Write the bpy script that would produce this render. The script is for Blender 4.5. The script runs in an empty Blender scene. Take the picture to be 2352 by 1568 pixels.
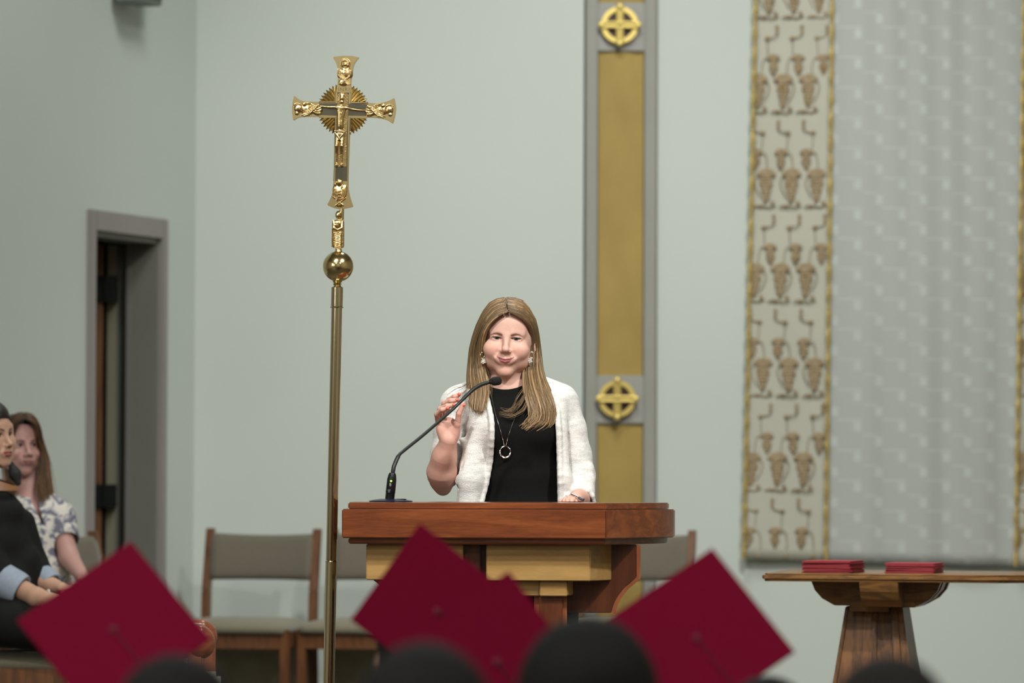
import bpy, bmesh, math, random
import numpy as np
from mathutils import Vector, Matrix, Euler
random.seed(7); rng = np.random.default_rng(7)
SC = bpy.context.scene
COL = SC.collection
PI = math.pi
# ------------------------------------------------------------------ camera
F_PX = 9800.0                       # focal length in pixels of the 2352 px frame (150 mm)
CAM_Z = 1.07                        # above the sanctuary floor (z = 0); the nave floor is lower
TILT = math.atan((1100 - 784) / F_PX)
CM = Matrix.Rotation(PI/2 + TILT, 4, 'X') @ Matrix.Rotation(math.radians(0.22), 4, 'Z')
CM.translation = Vector((0, 0, CAM_Z))
cd = bpy.data.cameras.new('camera'); cam = bpy.data.objects.new('camera', cd); COL.objects.link(cam)
cam.matrix_world = CM
cd.sensor_width = 36; cd.lens = F_PX / 2352 * 36
cd.clip_start = 0.1; cd.clip_end = 100
cd.dof.use_dof = True; cd.dof.focus_distance = 11.95; cd.dof.aperture_fstop = 3.6
SC.camera = cam
SC.cycles.use_denoising = True
SC.cycles.max_bounces = 6
SC.cycles.diffuse_bounces = 3
SC.cycles.glossy_bounces = 4
SC.cycles.caustics_reflective = False; SC.cycles.caustics_refractive = False
SC.view_settings.view_transform = 'Standard'; SC.view_settings.look = 'None'
SC.view_settings.gamma = 1.0; SC.view_settings.use_curve_mapping = False
SC.view_settings.exposure = 0.56
# ------------------------------------------------------------------ light
w = bpy.data.worlds.new('world'); SC.world = w; w.use_nodes = True
w.node_tree.nodes['Background'].inputs[0].default_value = (0.55, 0.6, 0.58, 1)
w.node_tree.nodes['Background'].inputs[1].default_value = 0.0

def area(name, loc, target, size, power, col=(1, .97, .92), sy=None, spread=180):
    l = bpy.data.lights.new(name, 'AREA'); l.shape = 'RECTANGLE'; l.size = size; l.size_y = sy or size
    l.energy = power; l.color = col; l.spread = math.radians(spread)
    o = bpy.data.objects.new(name, l); COL.objects.link(o)
    o.location = loc
    o.rotation_euler = (Vector(target) - Vector(loc)).to_track_quat('-Z', 'Y').to_euler()
    return o
def spot(name, loc, target, power, angle, blend=.6, radius=.12, col=(1, .96, .9)):
    l = bpy.data.lights.new(name, 'SPOT'); l.energy = power; l.color = col
    l.spot_size = math.radians(angle); l.spot_blend = blend; l.shadow_soft_size = radius
    o = bpy.data.objects.new(name, l); COL.objects.link(o)
    o.location = loc
    o.rotation_euler = (Vector(target) - Vector(loc)).to_track_quat('-Z', 'Y').to_euler()
    return o
# track spots over the sanctuary step, lamps in the nave and sanctuary ceilings
spot('track_spot_right', (2.6, 8.2, 5.6), (0.25, 12.6, 1.2), 760, 46, .9, .14, (1, .97, .92))
spot('track_spot_left', (-1.6, 7.6, 5.6), (-0.1, 12.3, 1.3), 520, 44, .9, .14, (1, .96, .9))
spot('wall_wash_spot', (1.4, 12.0, 5.7), (0.7, 18.4, 1.3), 620, 52, 1.0, .25, (1, 1, .94))
area('sanctuary_lamp', (0.2, 14.6, 6.0), (0.2, 15.0, 0), 1.6, 90, (.97, 1, .97))
for i, (x, y) in enumerate([(-3, 1), (3, 1), (-3, 6), (3, 6)]):
    area('nave_lamp', (x, y, 6.15), (x, y, 0), 0.9, 95, (1, .98, .93))

# left nave windows; the panel behind the camera is added to brighten the brass
area('nave_window_and_fill', (0, -5.9, 3.6), (0, 0, 2.6), 6.0, 26, (1, .99, .95), sy=4.0)
for y in (0.5, 4.5): area('nave_window_and_fill', (-6.9, y, 3.2), (0, y, 2.4), 1.4, 70, (1, .99, .95), sy=2.6)

# ------------------------------------------------------------------ pixel -> place
def P(px, py, Y):
    d = CM.to_3x3() @ Vector(((px - 1176) / F_PX, (784 - py) / F_PX, -1))
    return Vector((0, 0, CAM_Z)) + d * (Y / d.y)
def S_at(Y): return F_PX / Y

# ------------------------------------------------------------------ materials
def _n(nt, t, x=0, y=0): 
    n = nt.nodes.new(t); n.location = (x, y); return n
def srgb(*c):
    return tuple(((v/255)/12.92 if v/255 <= .04045 else ((v/255+.055)/1.055)**2.4) for v in c[:3]) + (1,)
def mat(name, col, rough=.6, metal=0, noise=None, bump=None, spec=.5, coat=0, sheen=0, emit=None, sss=0, attr=None, trans=0):
    """noise=(scale, amount, stretch xyz)  bump=(scale, strength, stretch xyz)"""
    m = bpy.data.materials.new(name); m.use_nodes = True; nt = m.node_tree
    b = nt.nodes['Principled BSDF']
    b.inputs['Base Color'].default_value = col; b.inputs['Roughness'].default_value = rough
    b.inputs['Metallic'].default_value = metal; b.inputs['Specular IOR Level'].default_value = spec
    if coat: b.inputs['Coat Weight'].default_value = coat; b.inputs['Coat Roughness'].default_value = .12
    if sheen: b.inputs['Sheen Weight'].default_value = sheen
    if sss:
        b.inputs['Subsurface Weight'].default_value = sss; b.inputs['Subsurface Radius'].default_value = (1, .35, .2)
        b.inputs['Subsurface Scale'].default_value = .006
    if emit: b.inputs['Emission Color'].default_value = emit[0]; b.inputs['Emission Strength'].default_value = emit[1]
    tc = _n(nt, 'ShaderNodeTexCoord')
    src = None
    if attr:
        a = _n(nt, 'ShaderNodeAttribute'); a.attribute_name = attr; src = a.outputs['Color']
    if noise:
        mp = _n(nt, 'ShaderNodeMapping'); mp.inputs['Scale'].default_value = noise[2] if len(noise) > 2 else (1, 1, 1)
        nt.links.new(tc.outputs['Object'], mp.inputs['Vector'])
        nz = _n(nt, 'ShaderNodeTexNoise'); nz.inputs['Scale'].default_value = noise[0]; nz.inputs['Detail'].default_value = 5
        nt.links.new(mp.outputs[0], nz.inputs['Vector'])
        mr = _n(nt, 'ShaderNodeMapRange'); mr.inputs['From Min'].default_value = .3; mr.inputs['From Max'].default_value = .7
        mr.inputs['To Min'].default_value = 1 - noise[1]; mr.inputs['To Max'].default_value = 1 + noise[1]
        nt.links.new(nz.outputs['Fac'], mr.inputs['Value'])
        mx = _n(nt, 'ShaderNodeMix'); mx.data_type = 'RGBA'; mx.blend_type = 'MULTIPLY'; mx.inputs[0].default_value = 1
        if src: nt.links.new(src, mx.inputs[6])
        else: mx.inputs[6].default_value = col
        nt.links.new(mr.outputs[0], mx.inputs[7]); src = mx.outputs[2]
    if src: nt.links.new(src, b.inputs['Base Color'])
    if bump:
        mp = _n(nt, 'ShaderNodeMapping'); mp.inputs['Scale'].default_value = bump[2] if len(bump) > 2 else (1, 1, 1)
        nt.links.new(tc.outputs['Object'], mp.inputs['Vector'])
        nz = _n(nt, 'ShaderNodeTexNoise'); nz.inputs['Scale'].default_value = bump[0]; nz.inputs['Detail'].default_value = 4
        nt.links.new(mp.outputs[0], nz.inputs['Vector'])
        bp = _n(nt, 'ShaderNodeBump'); bp.inputs['Strength'].default_value = bump[1]; bp.inputs['Distance'].default_value = .003
        nt.links.new(nz.outputs['Fac'], bp.inputs['Height']); nt.links.new(bp.outputs[0], b.inputs['Normal'])
    return m
def wood(name, c1, c2, rough=.35, grain=(1, 8, 8), scale=3.0, coat=.3, ring=6.0, rot=(0, 0, 0)):
    """grain runs along the axis with the small stretch value"""
    m = bpy.data.materials.new(name); m.use_nodes = True; nt = m.node_tree
    b = nt.nodes['Principled BSDF']; b.inputs['Roughness'].default_value = rough
    b.inputs['Coat Weight'].default_value = coat; b.inputs['Coat Roughness'].default_value = .15
    tc = _n(nt, 'ShaderNodeTexCoord'); mp = _n(nt, 'ShaderNodeMapping'); mp.inputs['Scale'].default_value = grain
    mp.inputs['Rotation'].default_value = rot
    nt.links.new(tc.outputs['Object'], mp.inputs['Vector'])
    n1 = _n(nt, 'ShaderNodeTexNoise'); n1.inputs['Scale'].default_value = scale; n1.inputs['Detail'].default_value = 6; n1.inputs['Distortion'].default_value = .6
    nt.links.new(mp.outputs[0], n1.inputs['Vector'])
    m1 = _n(nt, 'ShaderNodeMath'); m1.operation = 'MULTIPLY'; m1.inputs[1].default_value = ring
    nt.links.new(n1.outputs['Fac'], m1.inputs[0])
    m2 = _n(nt, 'ShaderNodeMath'); m2.operation = 'PINGPONG'; m2.inputs[1].default_value = 1.0
    nt.links.new(m1.outputs[0], m2.inputs[0])
    n2 = _n(nt, 'ShaderNodeTexNoise'); n2.inputs['Scale'].default_value = scale*14; n2.inputs['Detail'].default_value = 3
    nt.links.new(mp.outputs[0], n2.inputs['Vector'])
    ad = _n(nt, 'ShaderNodeMath'); ad.operation = 'MULTIPLY_ADD'; ad.inputs[1].default_value = .5; ad.inputs[2].default_value = 0
    nt.links.new(n2.outputs['Fac'], ad.inputs[0])
    ad2 = _n(nt, 'ShaderNodeMath'); ad2.operation = 'MULTIPLY_ADD'; ad2.inputs[1].default_value = .65
    nt.links.new(m2.outputs[0], ad2.inputs[0]); nt.links.new(ad.outputs[0], ad2.inputs[2])
    r = _n(nt, 'ShaderNodeValToRGB'); r.color_ramp.elements[0].position = .15; r.color_ramp.elements[0].color = c1
    r.color_ramp.elements[1].position = .85; r.color_ramp.elements[1].color = c2
    nt.links.new(ad2.outputs[0], r.inputs[0]); nt.links.new(r.outputs[0], b.inputs['Base Color'])
    bp = _n(nt, 'ShaderNodeBump'); bp.inputs['Strength'].default_value = .12; bp.inputs['Distance'].default_value = .002
    nt.links.new(n2.outputs['Fac'], bp.inputs['Height']); nt.links.new(bp.outputs[0], b.inputs['Normal'])
    return m

# ------------------------------------------------------------------ objects
def tag(o, label=None, cat=None, group=None, kind=None):
    if label: o['label'] = label
    if cat: o['category'] = cat
    if group: o['group'] = group
    if kind: o['kind'] = kind
    return o
def empty(name, loc, rz=0, label=None, cat=None, group=None):
    o = bpy.data.objects.new(name, None); COL.objects.link(o); o.location = loc; o.rotation_euler = (0, 0, rz)
    o.empty_display_size = .1
    return tag(o, label, cat, group)
def link_mesh(name, verts, faces, m, parent=None, smooth=False, world=True, bevel=0, attr=None, auto=False):
    """one mesh object; world=True: verts are world coordinates and are re-based to the parent's place"""
    me = bpy.data.meshes.new(name)
    V = np.asarray(verts, dtype=np.float64).reshape(-1, 3)
    off = np.zeros(3)
    q = parent
    while world and q is not None:
        off += np.array(q.location); q = q.parent
    V = V - off
    me.from_pydata(V.tolist() if len(V) < 1 else [tuple(v) for v in V], [], [tuple(map(int, f)) for f in faces])
    if attr is not None:
        a = me.attributes.new('Col', 'FLOAT_COLOR', 'POINT')
        c = np.ones((len(V), 4), dtype=np.float32); c[:, :3] = attr
        a.data.foreach_set('color', c.ravel())
    me.validate(); me.update()
    if bevel or auto:
        bm = bmesh.new(); bm.from_mesh(me)
        bmesh.ops.recalc_face_normals(bm, faces=bm.faces)
        if bevel:
            es = [e for e in bm.edges if len(e.link_faces) == 2 and e.calc_face_angle(0) > .5]
            bmesh.ops.bevel(bm, geom=es, offset=bevel, segments=2, affect='EDGES', clamp_overlap=True)
        bm.to_mesh(me); bm.free()
    if smooth:
        me.polygons.foreach_set('use_smooth', [True] * len(me.polygons))
        if smooth != 'all': 
            try: me.set_sharp_from_angle(angle=math.radians(40))
            except Exception: pass
    if m: me.materials.append(m)
    o = bpy.data.objects.new(name, me); COL.objects.link(o)
    if parent is not None: o.parent = parent
    return o

class MB:
    """collects shapes; build() links them as ONE mesh object"""
    def __init__(s): s.v = []; s.f = []
    def add(s, vs, fs):
        n = len(s.v); s.v += [tuple(v) for v in vs]; s.f += [tuple(i + n for i in f) for f in fs]; return s
    def box(s, lo, hi, M=None):
        x0, y0, z0 = lo; x1, y1, z1 = hi
        vs = [Vector(p) for p in [(x0,y0,z0),(x1,y0,z0),(x1,y1,z0),(x0,y1,z0),(x0,y0,z1),(x1,y0,z1),(x1,y1,z1),(x0,y1,z1)]]
        if M: vs = [M @ v for v in vs]
        return s.add(vs, [(0,3,2,1),(4,5,6,7),(0,1,5,4),(1,2,6,5),(2,3,7,6),(3,0,4,7)])
    def hexa(s, p8):
        return s.add(p8, [(0,3,2,1),(4,5,6,7),(0,1,5,4),(1,2,6,5),(2,3,7,6),(3,0,4,7)])
    def tube(s, pts, r, n=12, cap=True):
        pts = [Vector(p) for p in pts]; k = len(pts)
        rs = r if hasattr(r, '__len__') else [r] * k
        vs = []; up = Vector((0, 0, 1))
        t0 = (pts[1] - pts[0]).normalized()
        u = t0.cross(up if abs(t0.z) < .9 else Vector((0, 1, 0))).normalized()
        for i in range(k):
            t = (pts[min(i+1, k-1)] - pts[max(i-1, 0)])
            t = t.normalized() if t.length > 1e-9 else t0
            u = (u - t * u.dot(t)).normalized(); v = t.cross(u)
            for j in range(n):
                a = 2*PI*j/n; vs.append(pts[i] + (u*math.cos(a) + v*math.sin(a)) * rs[i])
        fs = [(i*n + j, i*n + (j+1) % n, (i+1)*n + (j+1) % n, (i+1)*n + j) for i in range(k-1) for j in range(n)]
        if cap: fs += [tuple(range(n-1, -1, -1)), tuple((k-1)*n + j for j in range(n))]
        return s.add(vs, fs)
    def lathe(s, base, axis, prof, n=32):
        """prof: [(t along axis in m, radius)]"""
        base = Vector(base); ax = Vector(axis).normalized()
        return s.tube_prof(base, ax, prof, n)
    def tube_prof(s, base, ax, prof, n):
        u = ax.cross(Vector((0, 1, 0)) if abs(ax.y) < .9 else Vector((1, 0, 0))).normalized(); v = ax.cross(u)
        vs = []; k = len(prof)
        for t, r in prof:
            for j in range(n):
                a = 2*PI*j/n; vs.append(base + ax*t + (u*math.cos(a) + v*math.sin(a))*max(r, 1e-5))
        fs = [(i*n + j, i*n + (j+1) % n, (i+1)*n + (j+1) % n, (i+1)*n + j) for i in range(k-1) for j in range(n)]
        fs += [tuple(range(n-1, -1, -1)), tuple((k-1)*n + j for j in range(n))]
        return s.add(vs, fs)
    def prism(s, a, b):
        """a, b: matching rings of points (front / back)"""
        n = len(a)
        return s.add(list(a) + list(b), [tuple(range(n)), tuple(range(2*n-1, n-1, -1))] + [(i, i+n, (i+1) % n + n, (i+1) % n) for i in range(n)])
    def ball(s, c, r, nu=16, nv=10):
        r = r if hasattr(r, '__len__') else (r, r, r); c = Vector(c); vs = []
        for i in range(nv+1):
            th = PI*i/nv
            for j in range(nu):
                ph = 2*PI*j/nu
                vs.append(c + Vector((r[0]*math.sin(th)*math.cos(ph), r[1]*math.sin(th)*math.sin(ph), r[2]*math.cos(th))))
        return s.add(vs, [(i*nu+j, (i+1)*nu+j, (i+1)*nu+(j+1) % nu, i*nu+(j+1) % nu) for i in range(nv) for j in range(nu)])
    def build(s, name, m, parent=None, smooth=False, world=True, bevel=0):
        return link_mesh(name, s.v, s.f, m, parent, smooth, world, bevel, auto=True)

def spline(pts, n):
    """Catmull-Rom through pts, n samples"""
    p = np.asarray(pts, float); k = len(p)
    q = np.vstack([2*p[0]-p[1], p, 2*p[-1]-p[-2]])
    ts = np.linspace(0, k-1, n); out = []
    for t in ts:
        i = min(int(t), k-2); f = t - i
        a, b, c, d = q[i], q[i+1], q[i+2], q[i+3]
        out.append(.5*((2*b) + (-a+c)*f + (2*a-5*b+4*c-d)*f*f + (-a+3*b-3*c+d)*f**3))
    return np.array(out)

# ------------------------------------------------------------------ smooth implicit surfaces
class Field:
    def __init__(s, lo, hi, h):
        s.lo = np.array(lo, float); s.h = h
        s.n = np.ceil((np.array(hi, float) - s.lo) / h).astype(int) + 1
        s.D = np.full(s.n, .05, np.float32)
    def _sub(s, lo, hi):
        a = np.maximum(np.floor((np.asarray(lo) - s.lo) / s.h).astype(int), 0)
        b = np.minimum(np.ceil((np.asarray(hi) - s.lo) / s.h).astype(int) + 1, s.n)
        if np.any(b <= a): return None, None
        ax = [(s.lo[i] + np.arange(a[i], b[i]) * s.h).astype(np.float32) for i in range(3)]
        return (slice(a[0], b[0]), slice(a[1], b[1]), slice(a[2], b[2])), np.meshgrid(*ax, indexing='ij')
    @staticmethod
    def smin(a, b, k):
        if k <= 0: return np.minimum(a, b)
        h = np.clip(.5 + .5*(b - a)/k, 0, 1); return b*(1-h) + a*h - k*h*(1-h)
    def _put(s, sl, d, k, mode):
        o = s.D[sl]
        if mode == 'add': s.D[sl] = s.smin(o, d, k)
        elif mode == 'sub': s.D[sl] = -s.smin(-o, d, k)
        elif mode == 'int': s.D[sl] = -s.smin(-o, -d, k)
    def cap(s, a, b, ra, rb=None, k=.01, mode='add'):
        rb = ra if rb is None else rb
        a = np.array(a, float); b = np.array(b, float); m = max(ra, rb) + k + 3*s.h + (.02 if mode == 'add' else 0)
        sl, g = s._sub(np.minimum(a, b) - m, np.maximum(a, b) + m)
        if sl is None: return s
        ab = b - a; L = max(ab @ ab, 1e-12)
        t = np.clip(((g[0]-a[0])*ab[0] + (g[1]-a[1])*ab[1] + (g[2]-a[2])*ab[2]) / L, 0, 1)
        d = np.sqrt((g[0]-a[0]-t*ab[0])**2 + (g[1]-a[1]-t*ab[1])**2 + (g[2]-a[2]-t*ab[2])**2) - (ra + (rb-ra)*t)
        s._put(sl, d, k, mode); return s
    def chain(s, pts, rs, k=.01, mode='add'):
        for i in range(len(pts)-1): s.cap(pts[i], pts[i+1], rs[i], rs[i+1], k, mode)
        return s
    def ell(s, c, r, k=.01, mode='add', R=None):
        c = np.array(c, float); r = np.array(r, float) if hasattr(r, '__len__') else np.array([r]*3, float)
        m = r.max() + k + 3*s.h + (.02 if mode == 'add' else 0)
        sl, g = s._sub(c - m, c + m)
        if sl is None: return s
        q = [g[i] - c[i] for i in range(3)]
        if R is not None:
            Ri = np.array(R.to_3x3().inverted() if hasattr(R, 'to_3x3') else R)
            q = [Ri[i, 0]*q[0] + Ri[i, 1]*q[1] + Ri[i, 2]*q[2] for i in range(3)]
        k0 = np.sqrt((q[0]/r[0])**2 + (q[1]/r[1])**2 + (q[2]/r[2])**2)
        k1 = np.sqrt((q[0]/r[0]**2)**2 + (q[1]/r[1]**2)**2 + (q[2]/r[2]**2)**2) + 1e-9
        s._put(sl, k0*(k0-1)/k1, k, mode); return s
    def box(s, lo, hi, rd=.002, k=0, mode='add', R=None, c=None):
        lo = np.array(lo, float); hi = np.array(hi, float); cc = (lo+hi)/2 if c is None else np.array(c, float); e = (hi-lo)/2
        m = np.linalg.norm(e) + k + 3*s.h
        sl, g = s._sub(cc - m, cc + m)
        if sl is None: return s
        q = [g[i] - cc[i] for i in range(3)]
        if R is not None:
            Ri = np.array(R.to_3x3().inverted()); q = [Ri[i, 0]*q[0] + Ri[i, 1]*q[1] + Ri[i, 2]*q[2] for i in range(3)]
        q = [np.abs(q[i]) - e[i] + rd for i in range(3)]
        d = np.sqrt(sum(np.maximum(x, 0)**2 for x in q)) + np.minimum(np.maximum(np.maximum(q[0], q[1]), q[2]), 0) - rd
        s._put(sl, d, k, mode); return s
    def grid(s):
        return np.meshgrid(*[(s.lo[i] + np.arange(s.n[i]) * s.h).astype(np.float32) for i in range(3)], indexing='ij')
    def mesh(s):
        D = s.D; inside = D < 0; n = D.shape
        c = [inside[i:n[0]-1+i, j:n[1]-1+j, k:n[2]-1+k] for i in (0, 1) for j in (0, 1) for k in (0, 1)]
        cnt = sum(x.astype(np.int8) for x in c)
        act = (cnt > 0) & (cnt < 8)
        idx = np.full(act.shape, -1, np.int64); cells = np.argwhere(act); idx[act] = np.arange(len(cells))
        acc = np.zeros((len(cells), 3)); num = np.zeros(len(cells))
        i0, j0, k0 = cells.T
        offs = [(0,0,0),(0,0,1),(0,1,0),(0,1,1),(1,0,0),(1,0,1),(1,1,0),(1,1,1)]
        vals = np.array([D[i0+a, j0+b, k0+c_] for a, b, c_ in offs])
        for p in range(8):
            for q in range(p+1, 8):
                if sum(abs(offs[p][x]-offs[q][x]) for x in range(3)) != 1: continue
                a, b = vals[p], vals[q]; m = (a < 0) != (b < 0)
                t = np.where(m, a / np.where(m, a - b, 1), 0)
                for x in range(3):
                    acc[:, x] += np.where(m, offs[p][x] + t*(offs[q][x]-offs[p][x]), 0)
                num += m
        V = (cells + acc / num[:, None]) * s.h + s.lo
        F = []
        for ax in range(3):
            sl0 = [slice(None)]*3; sl1 = [slice(None)]*3
            sl0[ax] = slice(0, -1); sl1[ax] = slice(1, None)
            A = inside[tuple(sl0)]; B = inside[tuple(sl1)]
            e = np.argwhere(A != B)
            o1, o2 = [(1, 2), (2, 0), (0, 1)][ax]
            ok = (e[:, o1] > 0) & (e[:, o2] > 0) & (e[:, o1] < n[o1]-1) & (e[:, o2] < n[o2]-1)
            e = e[ok]; ai = A[tuple(e.T)]
            def ci(d1, d2):
                x = e.copy(); x[:, o1] -= d1; x[:, o2] -= d2; return idx[tuple(x.T)]
            q = np.stack([ci(1, 1), ci(0, 1), ci(0, 0), ci(1, 0)], 1)
            q[~ai] = q[~ai][:, ::-1]
            F.append(q)
        F = np.vstack(F); F = F[(F >= 0).all(1)]
        return V, F
def shift(VF, M):
    V, F = VF; A = np.array(M); return V @ A[:3, :3].T + A[:3, 3], F
def join_vf(lst):
    V = []; F = []; n = 0
    for v, f in lst:
        V.append(v); F += [tuple(int(i)+n for i in q) for q in f]; n += len(v)
    return np.vstack(V), F
# ================================================================== SETTING
M_wall = mat('wall_paint', (.615, .665, .618, 1), .85, noise=(1.2, .02), bump=(60, .05))
M_wall2 = mat('wall_paint_side', (.60, .655, .615, 1), .85, noise=(1.2, .02))
M_trim = mat('taupe_trim', srgb(150, 146, 143), .6, noise=(4, .04))
M_floor = mat('sanctuary_carpet', srgb(96, 92, 84), .95, noise=(80, .15), bump=(200, .3))
M_nave = mat('nave_floor', srgb(90, 78, 66), .5, noise=(6, .12))
M_ceil = mat('ceiling_paint', srgb(190, 184, 168), .9, noise=(2, .03))
M_sidewall = mat('nave_wall', srgb(196, 188, 168), .8, noise=(1.5, .05))
YW = 18.4
NAVE = -.45
# left wall with the doorway: plan line from the corner toward the camera
CORN = Vector((P(445, 1100, YW).x, YW, 0))
D1 = Vector((P(375, 1100, 18.1).x, 18.1, 0)); D0 = Vector((P(197, 1100, 17.40).x, 17.40, 0))
dirL = (D0 - D1).normalized()                       # along the wall, toward the camera
nL = Vector((dirL.y, -dirL.x, 0)); nL = nL if nL.x > 0 else -nL      # out of the wall, into the room
def WL(t, z, d=0): return CORN + dirL*t + nL*d + Vector((0, 0, z))
tD1 = (D1 - CORN).dot(dirL); tD0 = (D0 - CORN).dot(dirL)            # door casing outer edges
ZD = 2.165
H = 6.4
CW = .052; CH = .085                                   # casing widths
o1, o0, oz = tD1 + CW, tD0 - CW, ZD - CH              # opening
TW = .135
mb = MB()
def slab(t0, t1, z0, z1, d0=-TW, d1=0, m=None):
    m = m or mb
    m.hexa([WL(t0, z0, d1), WL(t1, z0, d1), WL(t1, z0, d0), WL(t0, z0, d0), WL(t0, z1, d1), WL(t1, z1, d1), WL(t1, z1, d0), WL(t0, z1, d0)])
slab(-.02, o1, 0, H); slab(o0, 6.5, 0, H); slab(o1, o0, oz, H)
tag(mb.build('wall_left', M_wall2), kind='structure')
e = WL(6.5, 0)
# back wall in three runs around the shallow recess of the tall panel
XR0, XR1 = P(1338, 1100, YW).x, P(1508, 1100, YW).x
mb = MB(); mb.box((CORN.x - .3, YW, 0), (XR0, YW+.2, H)); mb.box((XR1, YW, 0), (6.5, YW+.2, H)); mb.box((XR0, YW+.10, 0), (XR1, YW+.3, H))
tag(mb.build('wall_back', M_wall), kind='structure')
mb = MB(); mb.box((-7, 9.3, -.45), (7, YW+.3, 0)); tag(mb.build('floor', M_floor), kind='structure')
mb = MB(); mb.box((-7, -6, NAVE-.1), (7, 9.35, NAVE)); mb.box((-7, 8.9, NAVE), (7, 9.3, -.22)); tag(mb.build('floor_nave', M_nave), kind='structure')
mb = MB(); mb.box((-7, -6, H), (7, YW+.3, H+.2)); 
for i in range(9): mb.box((-7, -5 + i*2.6, H-.28), (7, -4.75 + i*2.6, H))
tag(mb.build('ceiling', M_ceil), kind='structure')
mb = MB(); mb.box((-7.2, -6, NAVE), (-7, YW, H)); tag(mb.build('wall_nave_left', M_sidewall), kind='structure')
mb = MB(); mb.box((6.5, -6, NAVE), (6.7, YW+.3, H)); tag(mb.build('wall_right', M_sidewall), kind='structure')
mb = MB(); mb.box((-7, -6.2, NAVE), (7, -6, H)); tag(mb.build('wall_rear', M_sidewall), kind='structure')
# wall returning from the near end of the door wall to the nave side
mb = MB(); mb.box((-7, e.y-.2, 0), (e.x+.05, e.y, H)); tag(mb.build('wall_return', M_sidewall), kind='structure')

# ------------------------------------------------------------------ doorway
door = empty('door_1', WL((o0+o1)/2, 0, 0)); tag(door, kind='structure')
mb = MB()
for a, b, z0, z1 in ((tD1, o1, 0, ZD), (o0, tD0, 0, ZD), (o1, o0, oz, ZD)): slab(a, b, z0, z1, -.01, .022, mb)
mb.build('door_casing', M_trim, door, bevel=.004)
M_jamb = mat('jamb_paint', srgb(124, 125, 117), .6, noise=(3, .05)); M_jambl = mat('jamb_edge', srgb(128, 126, 122), .5, noise=(3, .03))
mb = MB()
slab(o1-.005, o1+.012, 0, oz, -.135, .0, mb)           # far jamb lining, deep reveal
slab(o0-.012, o0+.005, 0, oz, -.135, .0, mb); slab(o1, o0, oz-.02, oz+.004, -.135, .0, mb)
mb.build('jamb', M_jamb, door)
mb = MB(); slab(o1+.010, o1+.022, 0, oz-.02, -.14, -.128, mb); mb.build('door_stop', M_jambl, door)
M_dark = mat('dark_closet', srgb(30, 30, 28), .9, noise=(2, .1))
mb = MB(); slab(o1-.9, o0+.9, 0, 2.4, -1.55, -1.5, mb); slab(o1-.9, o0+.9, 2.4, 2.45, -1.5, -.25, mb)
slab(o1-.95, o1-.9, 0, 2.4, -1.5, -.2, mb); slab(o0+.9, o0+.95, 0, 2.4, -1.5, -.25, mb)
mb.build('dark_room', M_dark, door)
M_doorw = wood('door_edge_wood', srgb(92, 62, 42), srgb(120, 84, 58), grain=(8, 8, 1), scale=2, coat=.1)
M_doorb = mat('folded_door_beige', srgb(120, 118, 98), .7, noise=(3, .06, (1, 1, .2)))
M_hinge = mat('hinge_steel', srgb(34, 38, 36), .4, .6, noise=(30, .1))
# the open double-leaf door is parked edge-on in the dark passage
def dpost(pxa, pxb, Y, z1, name, m, par=door):
    a = P(pxa, 1100, Y).x; b = P(pxb, 1100, Y).x
    mb = MB(); mb.box((a, Y, 0), (b, Y+.045, z1)); return mb.build(name, m, par, bevel=.003)
lf = dpost(204, 233.5, 18.05, oz-.02, 'door_leaf', M_doorw)
lb = dpost(243, 265, 18.10, oz-.02, 'door_leaf', M_doorb); dpost(264, 292, 18.16, oz-.02, 'door_leaf', M_jamb)
for (ya, yb) in ((633, 692), (1112, 1165)):
    za, zb = P(240, yb, 18.03).z, P(240, ya, 18.03).z
    mb = MB(); a, b, c, d_ = [P(q, 1100, 18.03).x for q in (206, 236, 240, 265)]
    mb.box((a, 18.03, za), (b, 18.052, zb)); mb.box((c, 18.03, za), (d_, 18.10, zb))
    mb.tube([(P(238, 1100, 18.03).x, 18.03, za), (P(238, 1100, 18.03).x, 18.03, zb)], .007, 10)
    mb.build('hinge', M_hinge, door)

# grey cabinet of a loudspeaker on the left wall, only its lower corner in the picture
M_spk = mat('grey_speaker', srgb(128, 138, 130), .6, noise=(20, .05))
tc_ = P(358, 15, 17.75)
sp = empty('wall_speaker', tc_, 0, 'grey box mounted high on the wall above the doorway, cut by the picture top', 'speaker')
tS = (Vector((tc_.x, tc_.y, 0)) - CORN).dot(dirL)
mb = MB(); slab(tS, tS+.22, tc_.z, tc_.z+.38, .03, .14, mb); mb.build('cabinet', M_spk, sp, bevel=.004)
mb = MB(); slab(tS+.015, tS+.205, tc_.z+.02, tc_.z+.36, .14, .146, mb); mb.build('grille', mat('grille_grey', srgb(96, 104, 98), .7, noise=(200, .3)), sp)
mb = MB(); slab(tS+.08, tS+.14, tc_.z+.1, tc_.z+.25, .0, .032, mb); mb.build('bracket', M_hinge, sp)

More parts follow.
